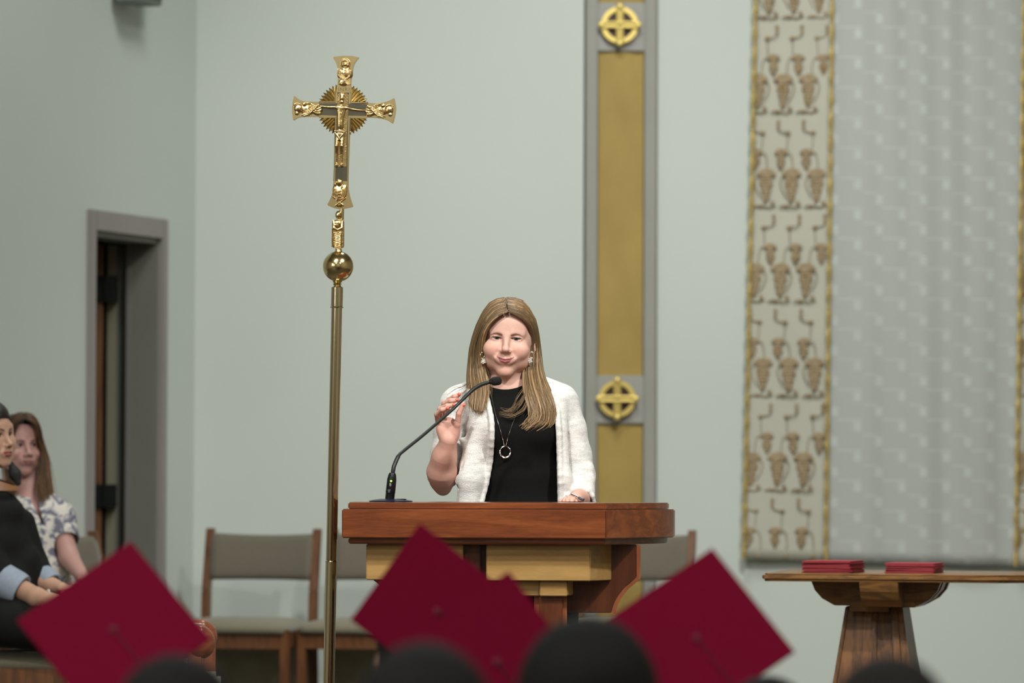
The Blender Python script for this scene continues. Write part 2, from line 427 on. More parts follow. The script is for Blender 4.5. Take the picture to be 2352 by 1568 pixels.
# ------------------------------------------------------------------ tall panel with gold cloth and wheel crosses
M_frame = mat('panel_frame_grey', srgb(156, 156, 149), .7, noise=(5, .04))
M_tile = mat('panel_tile_grey', srgb(164, 163, 158), .7, noise=(6, .04))
M_gold = mat('gold_cloth', srgb(172, 146, 80), .75, noise=(7, .09, (1, 1, .6)), bump=(25, .25, (1, 1, .5)), sheen=.2)
YP = YW - .035
pan = empty('wall_panel', ((XR0+XR1)/2, YW+.05, 0), 0, 'tall narrow grey panel with mustard gold cloth insets on the back wall', 'panel')
xa, xb, xc, xd = [P(q, 1100, YP).x for q in (1343, 1370, 1478, 1506)]
mb = MB(); mb.box((xa, YP, 0), (xb, YW+.11, H-.3)); mb.box((xc, YP, 0), (xd, YW+.11, H-.3)); mb.build('frame', M_frame, pan, bevel=.006)
mb = MB(); mb.box((xb, YP+.05, 0), (xc, YW+.11, H-.3)); mb.build('backing', M_frame, pan)
def pz(py): return P(1425, py, YP).z
def ptile(ya, yb): 
    mb = MB(); mb.box((xb, YP+.012, pz(yb)), (xc, YP+.06, pz(ya))); mb.build('tile', M_tile, pan, bevel=.004)
def pgold(z0, z1):
    mb = MB(); nx, nz = 8, 60; A = []; 
    for k in range(nz+1):
        for i in range(nx+1):
            z = z0 + (z1-z0)*k/nz; x = xb+.004 + (xc-xb-.008)*i/nx
            A.append((x, YP+.028 + .003*math.sin(z*9+i) + .002*math.sin(i*1.7+z*3), z))
    mb.add(A, [(k*(nx+1)+i, k*(nx+1)+i+1, (k+1)*(nx+1)+i+1, (k+1)*(nx+1)+i) for k in range(nz) for i in range(nx)])
    mb.build('gold_panel', M_gold, pan, smooth='all')
ptile(5, 117); ptile(862, 973)
pgold(.05, pz(973)); pgold(pz(862), pz(117)); pgold(pz(5), H-.5)
M_brassmat = mat('satin_gold', srgb(226, 202, 120), .42, .55, noise=(30, .06))
M_oxblood = mat('oxblood_enamel', srgb(60, 26, 22), .5, noise=(20, .1))
def wheel_cross(px, py, label, arm=1.0):
    c = P(px, py, YP-.012)
    g = empty('wheel_cross', c, 0, label, 'cross', 'wheel crosses on the tall wall panel')
    S = S_at(YP-.01); R = 37/S; r2 = .0125
    mb = MB(); n = 40; ring = []
    for ro in (R+.011, R-.011):
        for yy in (-.012, .012): ring.append([(c.x + ro*math.cos(2*PI*j/n), c.y + yy, c.z + ro*math.sin(2*PI*j/n)) for j in range(n)])
    A, B, Cc, Dd = ring
    mb.add(A+B+Cc+Dd, [(j, (j+1) % n, n+(j+1) % n, n+j) for j in range(n)] + [(2*n+j, 3*n+j, 3*n+(j+1) % n, 2*n+(j+1) % n) for j in range(n)]
           + [(j, 2*n+j, 2*n+(j+1) % n, (j+1) % n) for j in range(n)] + [(n+j, n+(j+1) % n, 3*n+(j+1) % n, 3*n+j) for j in range(n)])
    mb.build('ring', M_brassmat, g, smooth=True, bevel=.003)
    mb = MB(); La = 49/S; wv = 8.5/S
    def arm_(dx, dz):
        # bar with a groove: two rails and a rounded end
        ux = Vector((dx, 0, dz)); vx = Vector((-dz, 0, dx))
        for sgn in (-1, 1):
            pa = c + vx*sgn*wv*.62 + Vector((0, -.018, 0)); pb = pa + ux*(La-.014)
            mb.tube([pa, pb], wv*.42, 10)
        mb.ball(c + ux*(La-.012) + Vector((0, -.018, 0)), (wv*.95, wv*.5, wv*.95), 16, 10)
        q = [c + vx*wv*s1 + ux*t + Vector((0, yy, 0)) for yy in (-.016, .010) for t, s1 in ((0, -1), (0, 1), (La-.012, 1), (La-.012, -1))]
        mb.hexa([q[0], q[1], q[2], q[3], q[4], q[5], q[6], q[7]])
    for d in ((1, 0), (-1, 0), (0, 1), (0, -1)): arm_(*d)
    mb.build('cross_arms', M_brassmat, g, smooth=True)
    mb = MB(); mb.lathe(c + Vector((0, .004, 0)), (0, 1, 0), [(0, 0), (0, R-.006), (.012, R-.006), (.012, 0)], 40); mb.build('backing_disc', M_oxblood, g)
wheel_cross(1423.5, 58, 'gold wheel cross at the picture top, above the long gold panel')
wheel_cross(1417.5, 916, 'gold wheel cross beside the speaker, above the lower gold panel')
# ================================================================== banner on the back wall
YB = YW - .05
M_cream = mat('cream_silk', srgb(190, 190, 175), .7, noise=(3, .04), bump=(90, .2), sheen=.2)
M_braid = mat('gold_braid', srgb(206, 182, 116), .35, .6, noise=(120, .35), bump=(160, .9))
M_embr = mat('gold_thread', srgb(160, 141, 110), .55, .15, noise=(90, .25), bump=(200, .7))
M_bead = mat('gilt_bead', srgb(240, 200, 120), .15, 1.0, noise=(10, .05))
ban = empty('altar_banner', (P(2030, 1100, YB).x, YB, P(1800, 1285, YB).z), 0, 'long white hanging with gold grapevine borders on the wall at the right', 'banner')
def edge(top, bot, pxo=0):
    """image-frame line of a hanging's edge -> x,z at the hanging's plane, going up past the frame"""
    a = P(top[0], top[1], YB); b = P(bot[0], bot[1], YB); return a, b
TOPZ = P(1800, -260, YB).z
def line_at(l, z): a, b = l; t = (z - b.z) / (a.z - b.z); return a.x*t + b.x*(1-t)
LL = edge((1735, 0), (1708, 1282)); LR = edge((1911, 0), (1896, 1288)); RR = edge((2351, 0), (2331, 1300)); RR2 = edge((2530, 0), (2510, 1306))
def cloth(name, la, lb, za, zb, m, nx, nz, fold, dy, par):
    A = []
    for k in range(nz+1):
        for i in range(nx+1):
            u = i/nx; zbot = za*(1-u) + zb*u; z = zbot + (TOPZ-zbot)*k/nz
            x = line_at(la, z)*(1-u) + line_at(lb, z)*u
            A.append((x, YB + dy + fold(u, z), z))
    n = len(A); A += [(x, y+.004, z) for x, y, z in A]
    w = nx+1; F = [(k*w+i, k*w+i+1, (k+1)*w+i+1, (k+1)*w+i) for k in range(nz) for i in range(nx)]
    F += [tuple(n+q for q in f[::-1]) for f in F]
    rim = [i for i in range(nx)] 
    F += [(i+1, i, n+i, n+i+1) for i in rim]
    F += [(k*w, (k+1)*w, n+(k+1)*w, n+k*w) for k in range(nz)] + [((k+1)*w+nx, k*w+nx, n+k*w+nx, n+(k+1)*w+nx) for k in range(nz)]
    return link_mesh(name, A, F, m, par, 'all')
zL, zM, zR, zR2 = P(1708, 1282, YB).z, P(1896, 1288, YB).z, P(2331, 1300, YB).z, P(2510, 1306, YB).z
sfold = lambda u, z: -.004 - .006*math.sin(u*4+z*1.3)
cloth('border_strip', LL, LR, zL, zM, M_cream, 14, 60, sfold, 0, ban)
cloth('border_strip', RR, RR2, zR, zR2, M_cream, 14, 60, sfold, 0, ban)
# white damask: woven squares and dashes, a little shinier than the ground
def damask():
    m = bpy.data.materials.new('white_damask'); m.use_nodes = True; nt = m.node_tree; b = nt.nodes['Principled BSDF']
    b.inputs['Roughness'].default_value = .55; b.inputs['Sheen Weight'].default_value = .15
    tc = _n(nt, 'ShaderNodeTexCoord'); sp_ = _n(nt, 'ShaderNodeSeparateXYZ'); nt.links.new(tc.outputs['Object'], sp_.inputs[0])
    px_ = 102/S_at(YB); pz_ = 69.5/S_at(YB)
    def mth(op, a, b_=None, c=None):
        n = _n(nt, 'ShaderNodeMath'); n.operation = op
        for i, v in enumerate((a, b_, c)):
            if v is None: continue
            if isinstance(v, (int, float)): n.inputs[i].default_value = v
            else: nt.links.new(v, n.inputs[i])
        return n.outputs[0]
    def cellbox(ox, oz, wx, wz, soft=.02):
        fx = mth('FRACT', mth('MULTIPLY_ADD', sp_.outputs['X'], 1/px_, ox)); fz = mth('FRACT', mth('MULTIPLY_ADD', sp_.outputs['Z'], 1/pz_, oz))
        ax = mth('ABSOLUTE', mth('SUBTRACT', fx, .5)); az = mth('ABSOLUTE', mth('SUBTRACT', fz, .5))
        ex = mth('SMOOTH_MIN', mth('MULTIPLY', mth('SUBTRACT', wx, ax), 14), 1, .2); ez = mth('SMOOTH_MIN', mth('MULTIPLY', mth('SUBTRACT', wz, az), 22), 1, .2)
        return mth('MAXIMUM', mth('MINIMUM', ex, ez), 0)
    s1 = cellbox(.1, .1, .11, .17); s2 = cellbox(.62, .6, .11, .17); d1 = cellbox(.28, .88, .29, .045); d2 = cellbox(.8, .38, .17, .045)
    tot = mth('MAXIMUM', mth('MAXIMUM', s1, s2), mth('MAXIMUM', d1, d2))
    nz = _n(nt, 'ShaderNodeTexNoise'); nz.inputs['Scale'].default_value = 1.6; nt.links.new(tc.outputs['Object'], nz.inputs['Vector'])
    k = mth('MULTIPLY', tot, mth('MULTIPLY_ADD', nz.outputs['Fac'], 1.0, .1))
    mx = _n(nt, 'ShaderNodeMix'); mx.data_type = 'RGBA'; nt.links.new(k, mx.inputs[0])
    mx.inputs[6].default_value = srgb(178, 182, 178); mx.inputs[7].default_value = srgb(202, 211, 207)
    nt.links.new(mx.outputs[2], b.inputs['Base Color'])
    bp = _n(nt, 'ShaderNodeBump'); bp.inputs['Strength'].default_value = .15; bp.inputs['Distance'].default_value = .002
    nt.links.new(k, bp.inputs['Height']); nt.links.new(bp.outputs[0], b.inputs['Normal'])
    return m
wf = lambda u, z: -.014 + .007*math.sin(u*21 + .9*math.sin(z*1.3)) * min(1, max(.12, (2.3-z)*.6)) + .002*math.sin(u*41+z*1.5) + .008*math.sin(u*7+z)
cloth('damask_panel', LR, RR, zM, zR, damask(), 90, 60, wf, 0, ban)
def braid(l, zb, name='gold_braid'):
    mb = MB(); n = 150; pts = []
    for k in range(n+1):
        z = zb + (TOPZ-zb)*k/n; pts.append((line_at(l, z) + .0012*math.sin(k*2.1), YB-.026, z))
    mb.tube(pts, [.0095 + .0025*math.sin(k*1.3) for k in range(n+1)], 8)
    mb.build(name, M_braid, ban, smooth=True)
braid(LL, zL); braid(LR, zM); braid(RR, zR)
# grapevine embroidery on the border strips: leaves, clusters of raised grapes, tendrils, band of scrolls
def embroidery(la, lb, xref, name):
    mb = MB(); bead = MB(); S = S_at(YB)
    def XZ(px, py):    # pixel on the strip, sheared with it
        q = P(px, py, YB); z = q.z; x0 = line_at(la, z) ; x1 = line_at(lb, z)
        u = (q.x - P(xref, 0, YB).x) / (186/S); return Vector((x0 + (x1-x0)*u, YB-.0125, z))
    def blob(px, py, rx, ry=None, d=.003):
        if not (xref + 4 < px < xref + 183): return
        mb.ball(XZ(px, py), (rx/S, d, (ry or rx)/S), 8, 5)
    def vine(pts, r=1.4):
        pts = [q for q in spline(pts, 12) if xref + 4 < q[0] < xref + 183]
        if len(pts) > 2: mb.tube([XZ(*q) for q in pts], r/S, 5)
    def grapes(px, py, s, big):
        rows = [3, 4, 4, 3, 3, 2, 2, 1] if big else [2, 3, 3, 2, 1]
        for r, cnt in enumerate(rows):
            for c in range(cnt):
                gx = px + (c-(cnt-1)/2)*7.2*s + random.uniform(-.8, .8); gy = py + r*7.6*s
                blob(gx, gy, 5.3*s, d=.0035)
                if random.random() < .035 and xref+6 < gx < xref+180: bead.ball(XZ(gx, gy) + Vector((0, -.006, 0)), 2.6/S, 10, 6)
    def leaf(px, py, s):
        for a in range(5):
            an = PI*(.1 + .2*a) ; blob(px + 10*s*math.cos(an), py - 7*s*math.sin(an), 6*s, 4.5*s, .003)
        blob(px, py, 8*s, 5*s, .004)
    row = 0
    for base in range(60-3*217, 1300, 217):            # one repeat of the pattern
        sg = 1 if row % 2 == 1 else -1
        u_s, u_b = (45, 10) if row % 2 == 1 else (8, 33)
        for c in range(-1, 4):
            xs = xref + u_s + c*60; xb_ = xref + u_b + c*60
            if xref + 4 < xs < xref + 186:
                if base+28 < 1262: blob(xs+8*sg, base+12, 3.6, 11); blob(xs+8*sg, base+2, 4.5, 4.5); vine([(xs+6*sg, base+24), (xs-6*sg, base+27), (xs-16*sg, base+30)]); blob(xs-15*sg, base+28, 6.5, 5); vine([(xs-15*sg, base+34), (xs-14*sg, base+50), (xs-13*sg, base+66)], 1.0)
                if base+112 < 1275: leaf(xs, base+76, 1.05); grapes(xs+1*sg, base+82, .85, False); vine([(xs-8*sg, base+70), (xs-22*sg, base+76), (xs-27*sg, base+98), (xs-26*sg, base+116)], 1.0)
            if xref + 4 < xb_ < xref + 186 and base+190 < 1275:
                leaf(xb_, base+126, 1.5); grapes(xb_, base+131, .98, True); vine([(xb_+12*sg, base+124), (xb_+25*sg, base+134), (xb_+24*sg, base+152), (xb_+12*sg, base+176)], 1.2)
                if base+200 < 1275: vine([(xb_-28, base+199), (xb_-12, base+194), (xb_+6, base+199), (xb_+24, base+194)], 1.8); blob(xb_+16, base+188, 4.5); blob(xb_-12, base+197, 6, 4)
        row += 1
    for c in range(3): blob(xref+30+c*62, 1276, 5, 7)
    # clip to the strip
    mb.build(name, M_embr, ban, smooth=True)
    if bead.v: tag(bead.build('gilt_beads', M_bead, ban, smooth=True), kind='stuff')
embroidery(LL, LR, 1722, 'grapevine_embroidery')
embroidery(RR, RR2, 2338, 'grapevine_embroidery')
# rod the hanging is slung from (above the frame)
mb = MB(); zt = TOPZ; mb.tube([(line_at(LL, zt)-.08, YB-.01, zt+.012), (line_at(RR2, zt)+.08, YB-.01, zt+.012)], .016, 14)
mb.build('rod', M_braid, ban, smooth=True)
# ================================================================== chairs
M_cwood = wood('chair_walnut', srgb(80, 50, 32), srgb(112, 72, 44), grain=(8, 8, 1.2), scale=3, coat=.2)
M_cfab = mat('taupe_upholstery', srgb(108, 102, 88), .9, noise=(120, .08), bump=(400, .5), sheen=.3)
M_cfabs = mat('taupe_seat_fabric', srgb(124, 118, 98), .9, noise=(120, .08), bump=(400, .5), sheen=.3)
M_rack = mat('rack_olive', srgb(165, 160, 140), .8, noise=(20, .08))
def pad(nx, nz, fn):
    """closed padded slab; fn(u,v,side)->point"""
    A = [fn(i/nx, k/nz, 0) for k in range(nz+1) for i in range(nx+1)]; n = len(A)
    A += [fn(i/nx, k/nz, 1) for k in range(nz+1) for i in range(nx+1)]; w = nx+1
    F = [(k*w+i, k*w+i+1, (k+1)*w+i+1, (k+1)*w+i) for k in range(nz) for i in range(nx)]
    F += [tuple(n+q for q in f[::-1]) for f in F]
    F += [(i+1, i, n+i, n+i+1) for i in range(nx)] + [(nz*w+i, nz*w+i+1, n+nz*w+i+1, n+nz*w+i) for i in range(nx)]
    F += [(k*w, (k+1)*w, n+(k+1)*w, n+k*w) for k in range(nz)] + [((k+1)*w+nx, k*w+nx, n+k*w+nx, n+(k+1)*w+nx) for k in range(nz)]
    return A, F
def make_chair(label, group):
    """local frame: faces -y, back posts at y=0, width along x"""
    t = empty('church_chair', (0, 0, 0), 0, label, 'chair', group)
    W = .232
    def m(name, mb, mt, bev=.004, sm=False): return mb.build(name, mt, t, smooth=sm, world=False, bevel=bev)
    for s in (-1, 1):
        mb = MB(); x = s*W; prof = [(0, .02, .034), (.44, -.01, .046), (.60, .0, .048), (.86, .055, .036)]
        for (z0, y0, w0), (z1, y1, w1) in zip(prof[:-1], prof[1:]):
            mb.hexa([(x-.016, y0-w0/2, z0), (x+.016, y0-w0/2, z0), (x+.016, y0+w0/2, z0), (x-.016, y0+w0/2, z0),
                     (x-.016, y1-w1/2, z1), (x+.016, y1-w1/2, z1), (x+.016, y1+w1/2, z1), (x-.016, y1+w1/2, z1)])
        m('back_post', mb, M_cwood, .003)
        mb = MB(); mb.box((x-.018, -.45, 0), (x+.018, -.41, .455)); m('leg', mb, M_cwood)
    mb = MB(); mb.box((-W, -.448, .375), (W, -.42, .445)); mb.box((-W-.01, -.43, .38), (-W+.012, -.01, .445)); mb.box((W-.012, -.43, .38), (W+.01, -.01, .445)); mb.box((-W, -.02, .38), (W, .005, .445))
    mb.box((-W, -.43, .16), (-W+.02, -.01, .19)); mb.box((W-.02, -.43, .16), (W, -.01, .19))
    m('seat_frame', mb, M_cwood, .003)
    mb = MB(); mb.box((-W+.012, -.012, .10), (W-.012, .0, .385)); mb.box((-W+.012, -.30, .10), (W-.012, -.012, .112)); m('book_rack', mb, M_rack, .002)
    def sf(u, v, side):
        x = (u*2-1)*(W+.010) ; y = -.47 + v*.45
        e = (1 - abs(u*2-1)**6) * (1 - abs(v*2-1)**6)
        ex = 1 - .05*abs(v*2-1)**8
        return (x*ex, y, .44) if side else (x*ex, y, .47 + .028*e)
    A, F = pad(14, 12, sf); link_mesh('seat', A, F, M_cfabs, t, 'all', world=False)
    def bf(u, v, side):
        x = (u*2-1)*(W-.012); z = .645 + v*.195; lean = (z-.60)*.21
        cur = .035*(1-(u*2-1)**2)
        th = .012 + .012*(1-abs(v*2-1)**4)
        zz = z - .008*(1-(u*2-1)**2)*(1 if v > .5 else -.3)
        return (x, lean + cur + th, zz) if side else (x, lean + cur - th, zz)
    A, F = pad(14, 8, bf); link_mesh('backrest', A, F, M_cfab, t, 'all', world=False)
    return t
def copy_tree(o, parent=None):
    c = o.copy(); COL.objects.link(c)
    if parent is not None: c.parent = parent
    for ch in list(o.children): copy_tree(ch, c)
    return c
G1 = 'upholstered chairs along the back wall'
chair0 = make_chair('beige padded wooden chair against the wall, leftmost of the row', G1)
placed = [chair0]
row = [(598, 'beige padded wooden chair against the wall, leftmost of the row'),
       (883, 'padded wooden chair behind the brass pole and the lectern left end'),
       (1168, 'padded wooden chair behind the lectern and the red caps'),
       (1459, 'padded wooden chair showing its back and right post past the lectern right end')]
for i, (px, lab) in enumerate(row):
    c = chair0 if i == 0 else copy_tree(chair0)
    q = P(px, 1225, 17.82); c.location = (q.x, 17.82, 0); c.rotation_euler = (0, 0, math.radians(-13)); c['label'] = lab; c.scale = (1.0, 1.0, 1.0)
# chairs in the left block, facing the lectern (toward +x, turned a little to the camera)
G2 = 'upholstered chairs at the left wall'
for (x, y, rz, lab) in [(P(-30, 1100, 14.35).x, 14.35, 78, 'padded chair under the person in the black jacket, lower left corner'),
                        (P(38, 1100, 15.75).x, 15.75, 78, 'padded chair under the person in the patterned blouse'),
                        (P(165, 1100, 16.55).x, 16.55, 62, 'empty padded chair between the patterned blouse and the doorway')]:
    c = copy_tree(chair0); c.location = (x, y, 0); c.rotation_euler = (0, 0, math.radians(rz)); c['label'] = lab; c['group'] = G2
# ================================================================== lectern
YL = 11.30
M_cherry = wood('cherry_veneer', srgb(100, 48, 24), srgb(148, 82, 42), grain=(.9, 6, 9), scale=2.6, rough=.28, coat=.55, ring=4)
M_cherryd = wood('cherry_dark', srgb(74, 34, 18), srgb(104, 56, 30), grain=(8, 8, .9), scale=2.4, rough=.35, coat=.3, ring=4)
M_maple = wood('pale_maple', srgb(150, 116, 64), srgb(178, 142, 86), grain=(1, 8, 8), scale=3, rough=.4, coat=.25, ring=3)
M_cherrye = wood('cherry_edge', srgb(140, 78, 48), srgb(170, 104, 66), grain=(8, 8, .9), scale=2.4, rough=.35, coat=.3, ring=4)
cx = P(1090, 1100, YL).x
lec = empty('lectern', (cx, YL+.3, 0), 0, 'reddish wooden lectern with pale maple supports and a rounded right end', 'lectern')
def lx(px, Y=YL): return P(px, 1200, Y).x
def lz(py, px=1090, Y=YL): return P(px, py, Y).z
DEP = .56
def plan(inset, zc):
    """outline of the top seen from above: straight left end and front, canted and rounded right end"""
    x0 = lx(785) + inset; x1 = lx(1393) - inset*.15; y0 = YL + inset; y1 = YL + DEP - inset
    xe = lx(1553) + .012 - inset
    pts = [(x0, y0), (x1, y0)]
    A = np.array([(x1, y0), (x1 + (xe-x1)*.40, y0+.12), (x1 + (xe-x1)*.72, y0+.225), (xe-.016, y0+.32), (xe, y0+.39), (xe-.012, y1-.07), (xe-.09, y1)])
    for q in spline(A, 22)[1:]: pts.append((float(q[0]), float(min(q[1], y1))))
    pts.append((x0, y1))
    return pts
def tier(name, inset, ytop, ybot, m=M_cherry, bev=.003, px=1090):
    z1, z0 = lz(ytop), lz(ybot); pl = plan(inset, 0); mb = MB()
    mb.prism([(x, y, z0) for x, y in pl], [(x, y, z1) for x, y in pl])
    return mb.build(name, m, lec, bevel=bev, smooth=True)
ZT = lz(1154.2)
tier('top_panel', .016, 1154.2, 1170); tier('top_slab', 0, 1169.5, 1236.5); tier('lower_moulding', .017, 1236, 1250)
mb = MB(); mb.box((lx(1393)-.0012, YL-.0006, lz(1236.5)+.001), (lx(1393)+.0006, YL+.004, lz(1170)-.001)); mb.build('corner_seam', M_cherryd, lec)
# pale box beam under the top, in two lengths either side of the upright
YBm = YL + .05
def bx(px): return P(px, 1290, YBm).x
def bz(py): return P(1090, py, YBm).z
mb = MB(); mb.box((bx(841), YBm, bz(1332)), (bx(1064), YBm+.40, bz(1250))); mb.build('support_beam', M_maple, lec, bevel=.002)
mb = MB(); a = [(bx(1117), YBm), (bx(1355), YBm), (bx(1406), YBm+.10), (bx(1406), YBm+.40), (bx(1117), YBm+.40)]
mb.prism([(x, y, bz(1333)) for x, y in a], [(x, y, bz(1250)) for x, y in a]); mb.build('support_beam', M_maple, lec, bevel=.002)
# central upright
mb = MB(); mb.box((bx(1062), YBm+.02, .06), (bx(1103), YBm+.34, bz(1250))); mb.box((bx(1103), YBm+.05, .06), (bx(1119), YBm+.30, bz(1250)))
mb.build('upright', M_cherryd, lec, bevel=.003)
# stepped pale block and the dark pillars below the beam
for s, (a0, a1, b0, b1) in enumerate([(1117, 1246, 1302, 1317)]):
    mb = MB(); mb.box((bx(1180), YBm+.03, bz(1368)), (bx(1240), YBm+.3, bz(1334))); mb.box((bx(1240), YBm+.015, bz(1368.5)), (bx(1303), YBm+.3, bz(1334)))
    p = [(bx(1303), YBm+.015), (bx(1317), YBm+.06), (bx(1317), YBm+.3), (bx(1303), YBm+.3)]
    mb.prism([(x, y, bz(1367)) for x, y in p], [(x, y, bz(1334)) for x, y in p]); mb.build('stepped_block', M_maple, lec, bevel=.002)
mb = MB(); mb.box((bx(870), YBm+.03, bz(1368)), (bx(1000), YBm+.3, bz(1334))); mb.build('stepped_block', M_maple, lec, bevel=.002)
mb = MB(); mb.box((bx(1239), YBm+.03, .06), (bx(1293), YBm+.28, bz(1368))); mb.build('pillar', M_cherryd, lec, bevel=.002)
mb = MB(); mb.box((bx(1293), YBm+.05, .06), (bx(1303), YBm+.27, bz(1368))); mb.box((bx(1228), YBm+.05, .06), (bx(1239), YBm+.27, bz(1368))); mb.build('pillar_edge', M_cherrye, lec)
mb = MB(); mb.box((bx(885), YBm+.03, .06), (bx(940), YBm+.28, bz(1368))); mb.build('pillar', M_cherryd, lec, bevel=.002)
# curved wing panels
def wing(sg, Yw):
    if sg > 0: c = [(1303, 1250), (1462, 1250), (1462, 1325), (1448, 1338), (1432, 1352), (1416, 1374), (1408, 1392), (1404, 1407), (1303, 1407)]
    else: c = [(1002, 1250), (868, 1250), (868, 1330), (880, 1340), (893, 1354), (905, 1375), (911, 1392), (914, 1407), (1002, 1407)]
    core = c[:3] + [tuple(q) for q in spline(np.array(c[2:8], float), 18)[1:]] + [c[8]]
    f = [P(x, y, Yw) for x, y in core]; b = [p + Vector((0, .028, 0)) for p in f]
    if sg < 0: f, b = f[::-1], b[::-1]
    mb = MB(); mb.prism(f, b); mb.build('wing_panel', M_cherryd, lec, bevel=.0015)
    # lighter edge band
    A = [P(x, y, Yw) + Vector((0, -.001, 0)) for x, y in core[1:-1]]
    mb = MB(); wv = .011*sg
    for p, q in zip(A[:-1], A[1:]):
        o = Vector((wv, 0, 0)) if abs(p.x-q.x) < 1e-4 else Vector((wv, 0, -.003))
        mb.hexa([p, p+o, p+o+Vector((0, .03, 0)), p+Vector((0, .03, 0)), q, q+o, q+o+Vector((0, .03, 0)), q+Vector((0, .03, 0))])
    mb.build('wing_edge', M_cherrye, lec)
wing(1, YL+.16); wing(-1, YL+.16)
mb = MB(); mb.box((cx-.26, YL+.02, 0), (cx+.32, YL+.42, .06)); mb.build('foot_plinth', M_cherry, lec, bevel=.006)

# ================================================================== gooseneck microphone
M_blk = mat('mic_black', srgb(26, 28, 30), .32, .3, noise=(40, .05)); M_foam = mat('mic_windscreen', srgb(16, 17, 19), .85, noise=(300, .2), bump=(900, .6))
M_neck = mat('gooseneck_rubber', srgb(40, 44, 42), .42, .3, noise=(60, .06))
M_blue = mat('base_dark_blue', srgb(24, 34, 62), .3, .2, noise=(20, .08)); M_led = mat('green_led', srgb(170, 255, 90), .3, emit=(srgb(170, 255, 80), 1.4))
M_btn = mat('mic_button_grey', srgb(128, 126, 128), .5, noise=(50, .05)); M_print = mat('mic_print', srgb(96, 108, 120), .6, noise=(50, .05))
YM = 11.52
mic = empty('gooseneck_microphone', P(897, 1151, YM), 0, 'black gooseneck microphone on a round base at the lectern left end, held by the speaker', 'microphone')
mic.location.z = ZT
mb = MB(); b0 = Vector((P(898, 1100, YM).x, YM, ZT)); mb.lathe(b0, (0, 0, 1), [(0, .058), (.003, .0595), (.0055, .050), (.0085, .030), (.009, 0)], 40); mb.build('base_rim', M_blue, mic, smooth=True)
mb = MB(); q = P(912, 1100, YM).x; mb.box((q-.004, YM-.028, ZT+.002), (q+.026, YM+.03, ZT+.0088)); mb.build('base_block', M_blk, mic, bevel=.002)
pa, pb = Vector((P(895, 1150, YM).x, YM, ZT+.006)), P(901.5, 1086, YM)
ax = (pb-pa); L = ax.length; ax.normalize()
mb = MB(); mb.lathe(pa, ax, [(0, .0125), (L*.25, .0125), (L*.26, .0130), (L*.75, .0128), (L*.92, .0108), (L, .0086)], 24); mb.build('body', M_blk, mic, smooth=True)
fr = Vector((0, -1, 0))
def onb(t, dx=0, r=.0128): return pa + ax*(L*t) + Vector((dx, 0, 0)) + fr*r
mb = MB(); mb.ball(onb(.70, -.001, .0125), (.0026, .0016, .0026), 14, 10); mb.build('indicator_light', M_led, mic, smooth=True)
mb = MB(); mb.ball(onb(.56, -.002, .0122), (.0030, .0014, .0050), 14, 10); mb.build('talk_button', M_btn, mic, smooth=True)
mb = MB()
for t, wv in ((.37, .0075), (.33, .0068), (.285, .0045)): c = onb(t, -.003, .0129); mb.box((c.x-wv/2-.001, c.y-.0004, c.z-.0008), (c.x+wv/2-.001, c.y+.0018, c.z+.0008))
mb.build('printed_lines', M_print, mic)
neckpx = [(902, 1088, 0), (903, 1080, 0), (906, 1067.5, -.005), (916, 1046, -.02), (929, 1033.5, -.04), (970.7, 1000, -.09), (1018, 959, -.15), (1050, 930, -.18), (1083, 897.5, -.20), (1105, 883.5, -.205), (1127, 876.5, -.205)]
YN = YM + .0
npts = [P(x, y, YN - d*1.1) for x, y, d in neckpx]
sp_pts = spline(npts, 60); nr = [(.0058 if i < 18 else .0045 if i < 44 else .0052) for i in range(60)]
mb = MB(); mb.tube([Vector(p) for p in sp_pts], nr, 14); mb.build('gooseneck', M_neck, mic, smooth=True)
h0 = P(1124, 877, YN+.2255); h1 = P(1152, 873, YN+.2255)
ax = (h1-h0).normalized(); Lh = (h1-h0).length
mb = MB(); mb.lathe(h0, ax, [(0, .006), (.002, .0075), (.006, .0085)], 20); mb.build('capsule_collar', M_blk, mic, smooth=True)
mb = MB(); mb.lathe(h0 + ax*.005, ax, [(0, .007), (.002, .0098), (.006, .0116), (.012, .0122), (.02, .0122), (.0255, .0105), (.0285, .0065), (.0295, 0)], 28); mb.build('windscreen', M_foam, mic, smooth=True)

# ================================================================== side table with the red folders
YT = 13.2
M_oak = wood('oak_table', srgb(96, 66, 34), srgb(146, 104, 56), grain=(1.1, 8, 10), scale=3.2, rough=.35, coat=.35, ring=7)
M_oakv = wood('oak_pedestal', srgb(80, 52, 26), srgb(132, 88, 46), grain=(9, 9, .8), scale=2.6, rough=.42, coat=.15, ring=8)
def T(px, py, Y=YT): return P(px, py, Y)
ST = S_at(YT)
zt1 = T(1750, 1317).z; zt0 = zt1 - .021
ang = math.radians(-8)       # the table is turned: its right end comes toward us
FL, FR = T(1749, 1325, 13.28), T(2297, 1337, 13.12)
FL.z = FR.z = zt1
u = (FR-FL); u.z = 0; Wt = u.length; u.normalize(); v = Vector((-u.y, u.x, 0))
tab = empty('side_table', (FL + u*Wt/2 + v*.3) * 1.0, 0, 'oak pedestal table at the right holding two piles of red folders', 'table'); tab.location.z = 0
DT = .62
mb = MB()
def tp(a, b, z): return FL + u*a + v*b + Vector((0, 0, z-zt1))
for inset, z0, z1 in ((.006, zt0-.004, zt0+.003), (0, zt0+.003, zt1-.006), (.007, zt1-.006, zt1)):
    out = [(inset+.012, inset), (Wt-inset-.0, inset), (Wt+.30-inset, .20), (Wt+.30-inset, DT-.2), (Wt-inset, DT-inset), (inset+.04, DT-inset), (inset-.10+.1, DT-.1), (inset, inset+.012)]
    mb.prism([tp(a, b, z0) for a, b in out], [tp(a, b, z1) for a, b in out])
mb.build('tabletop', M_oak, tab, bevel=.002)
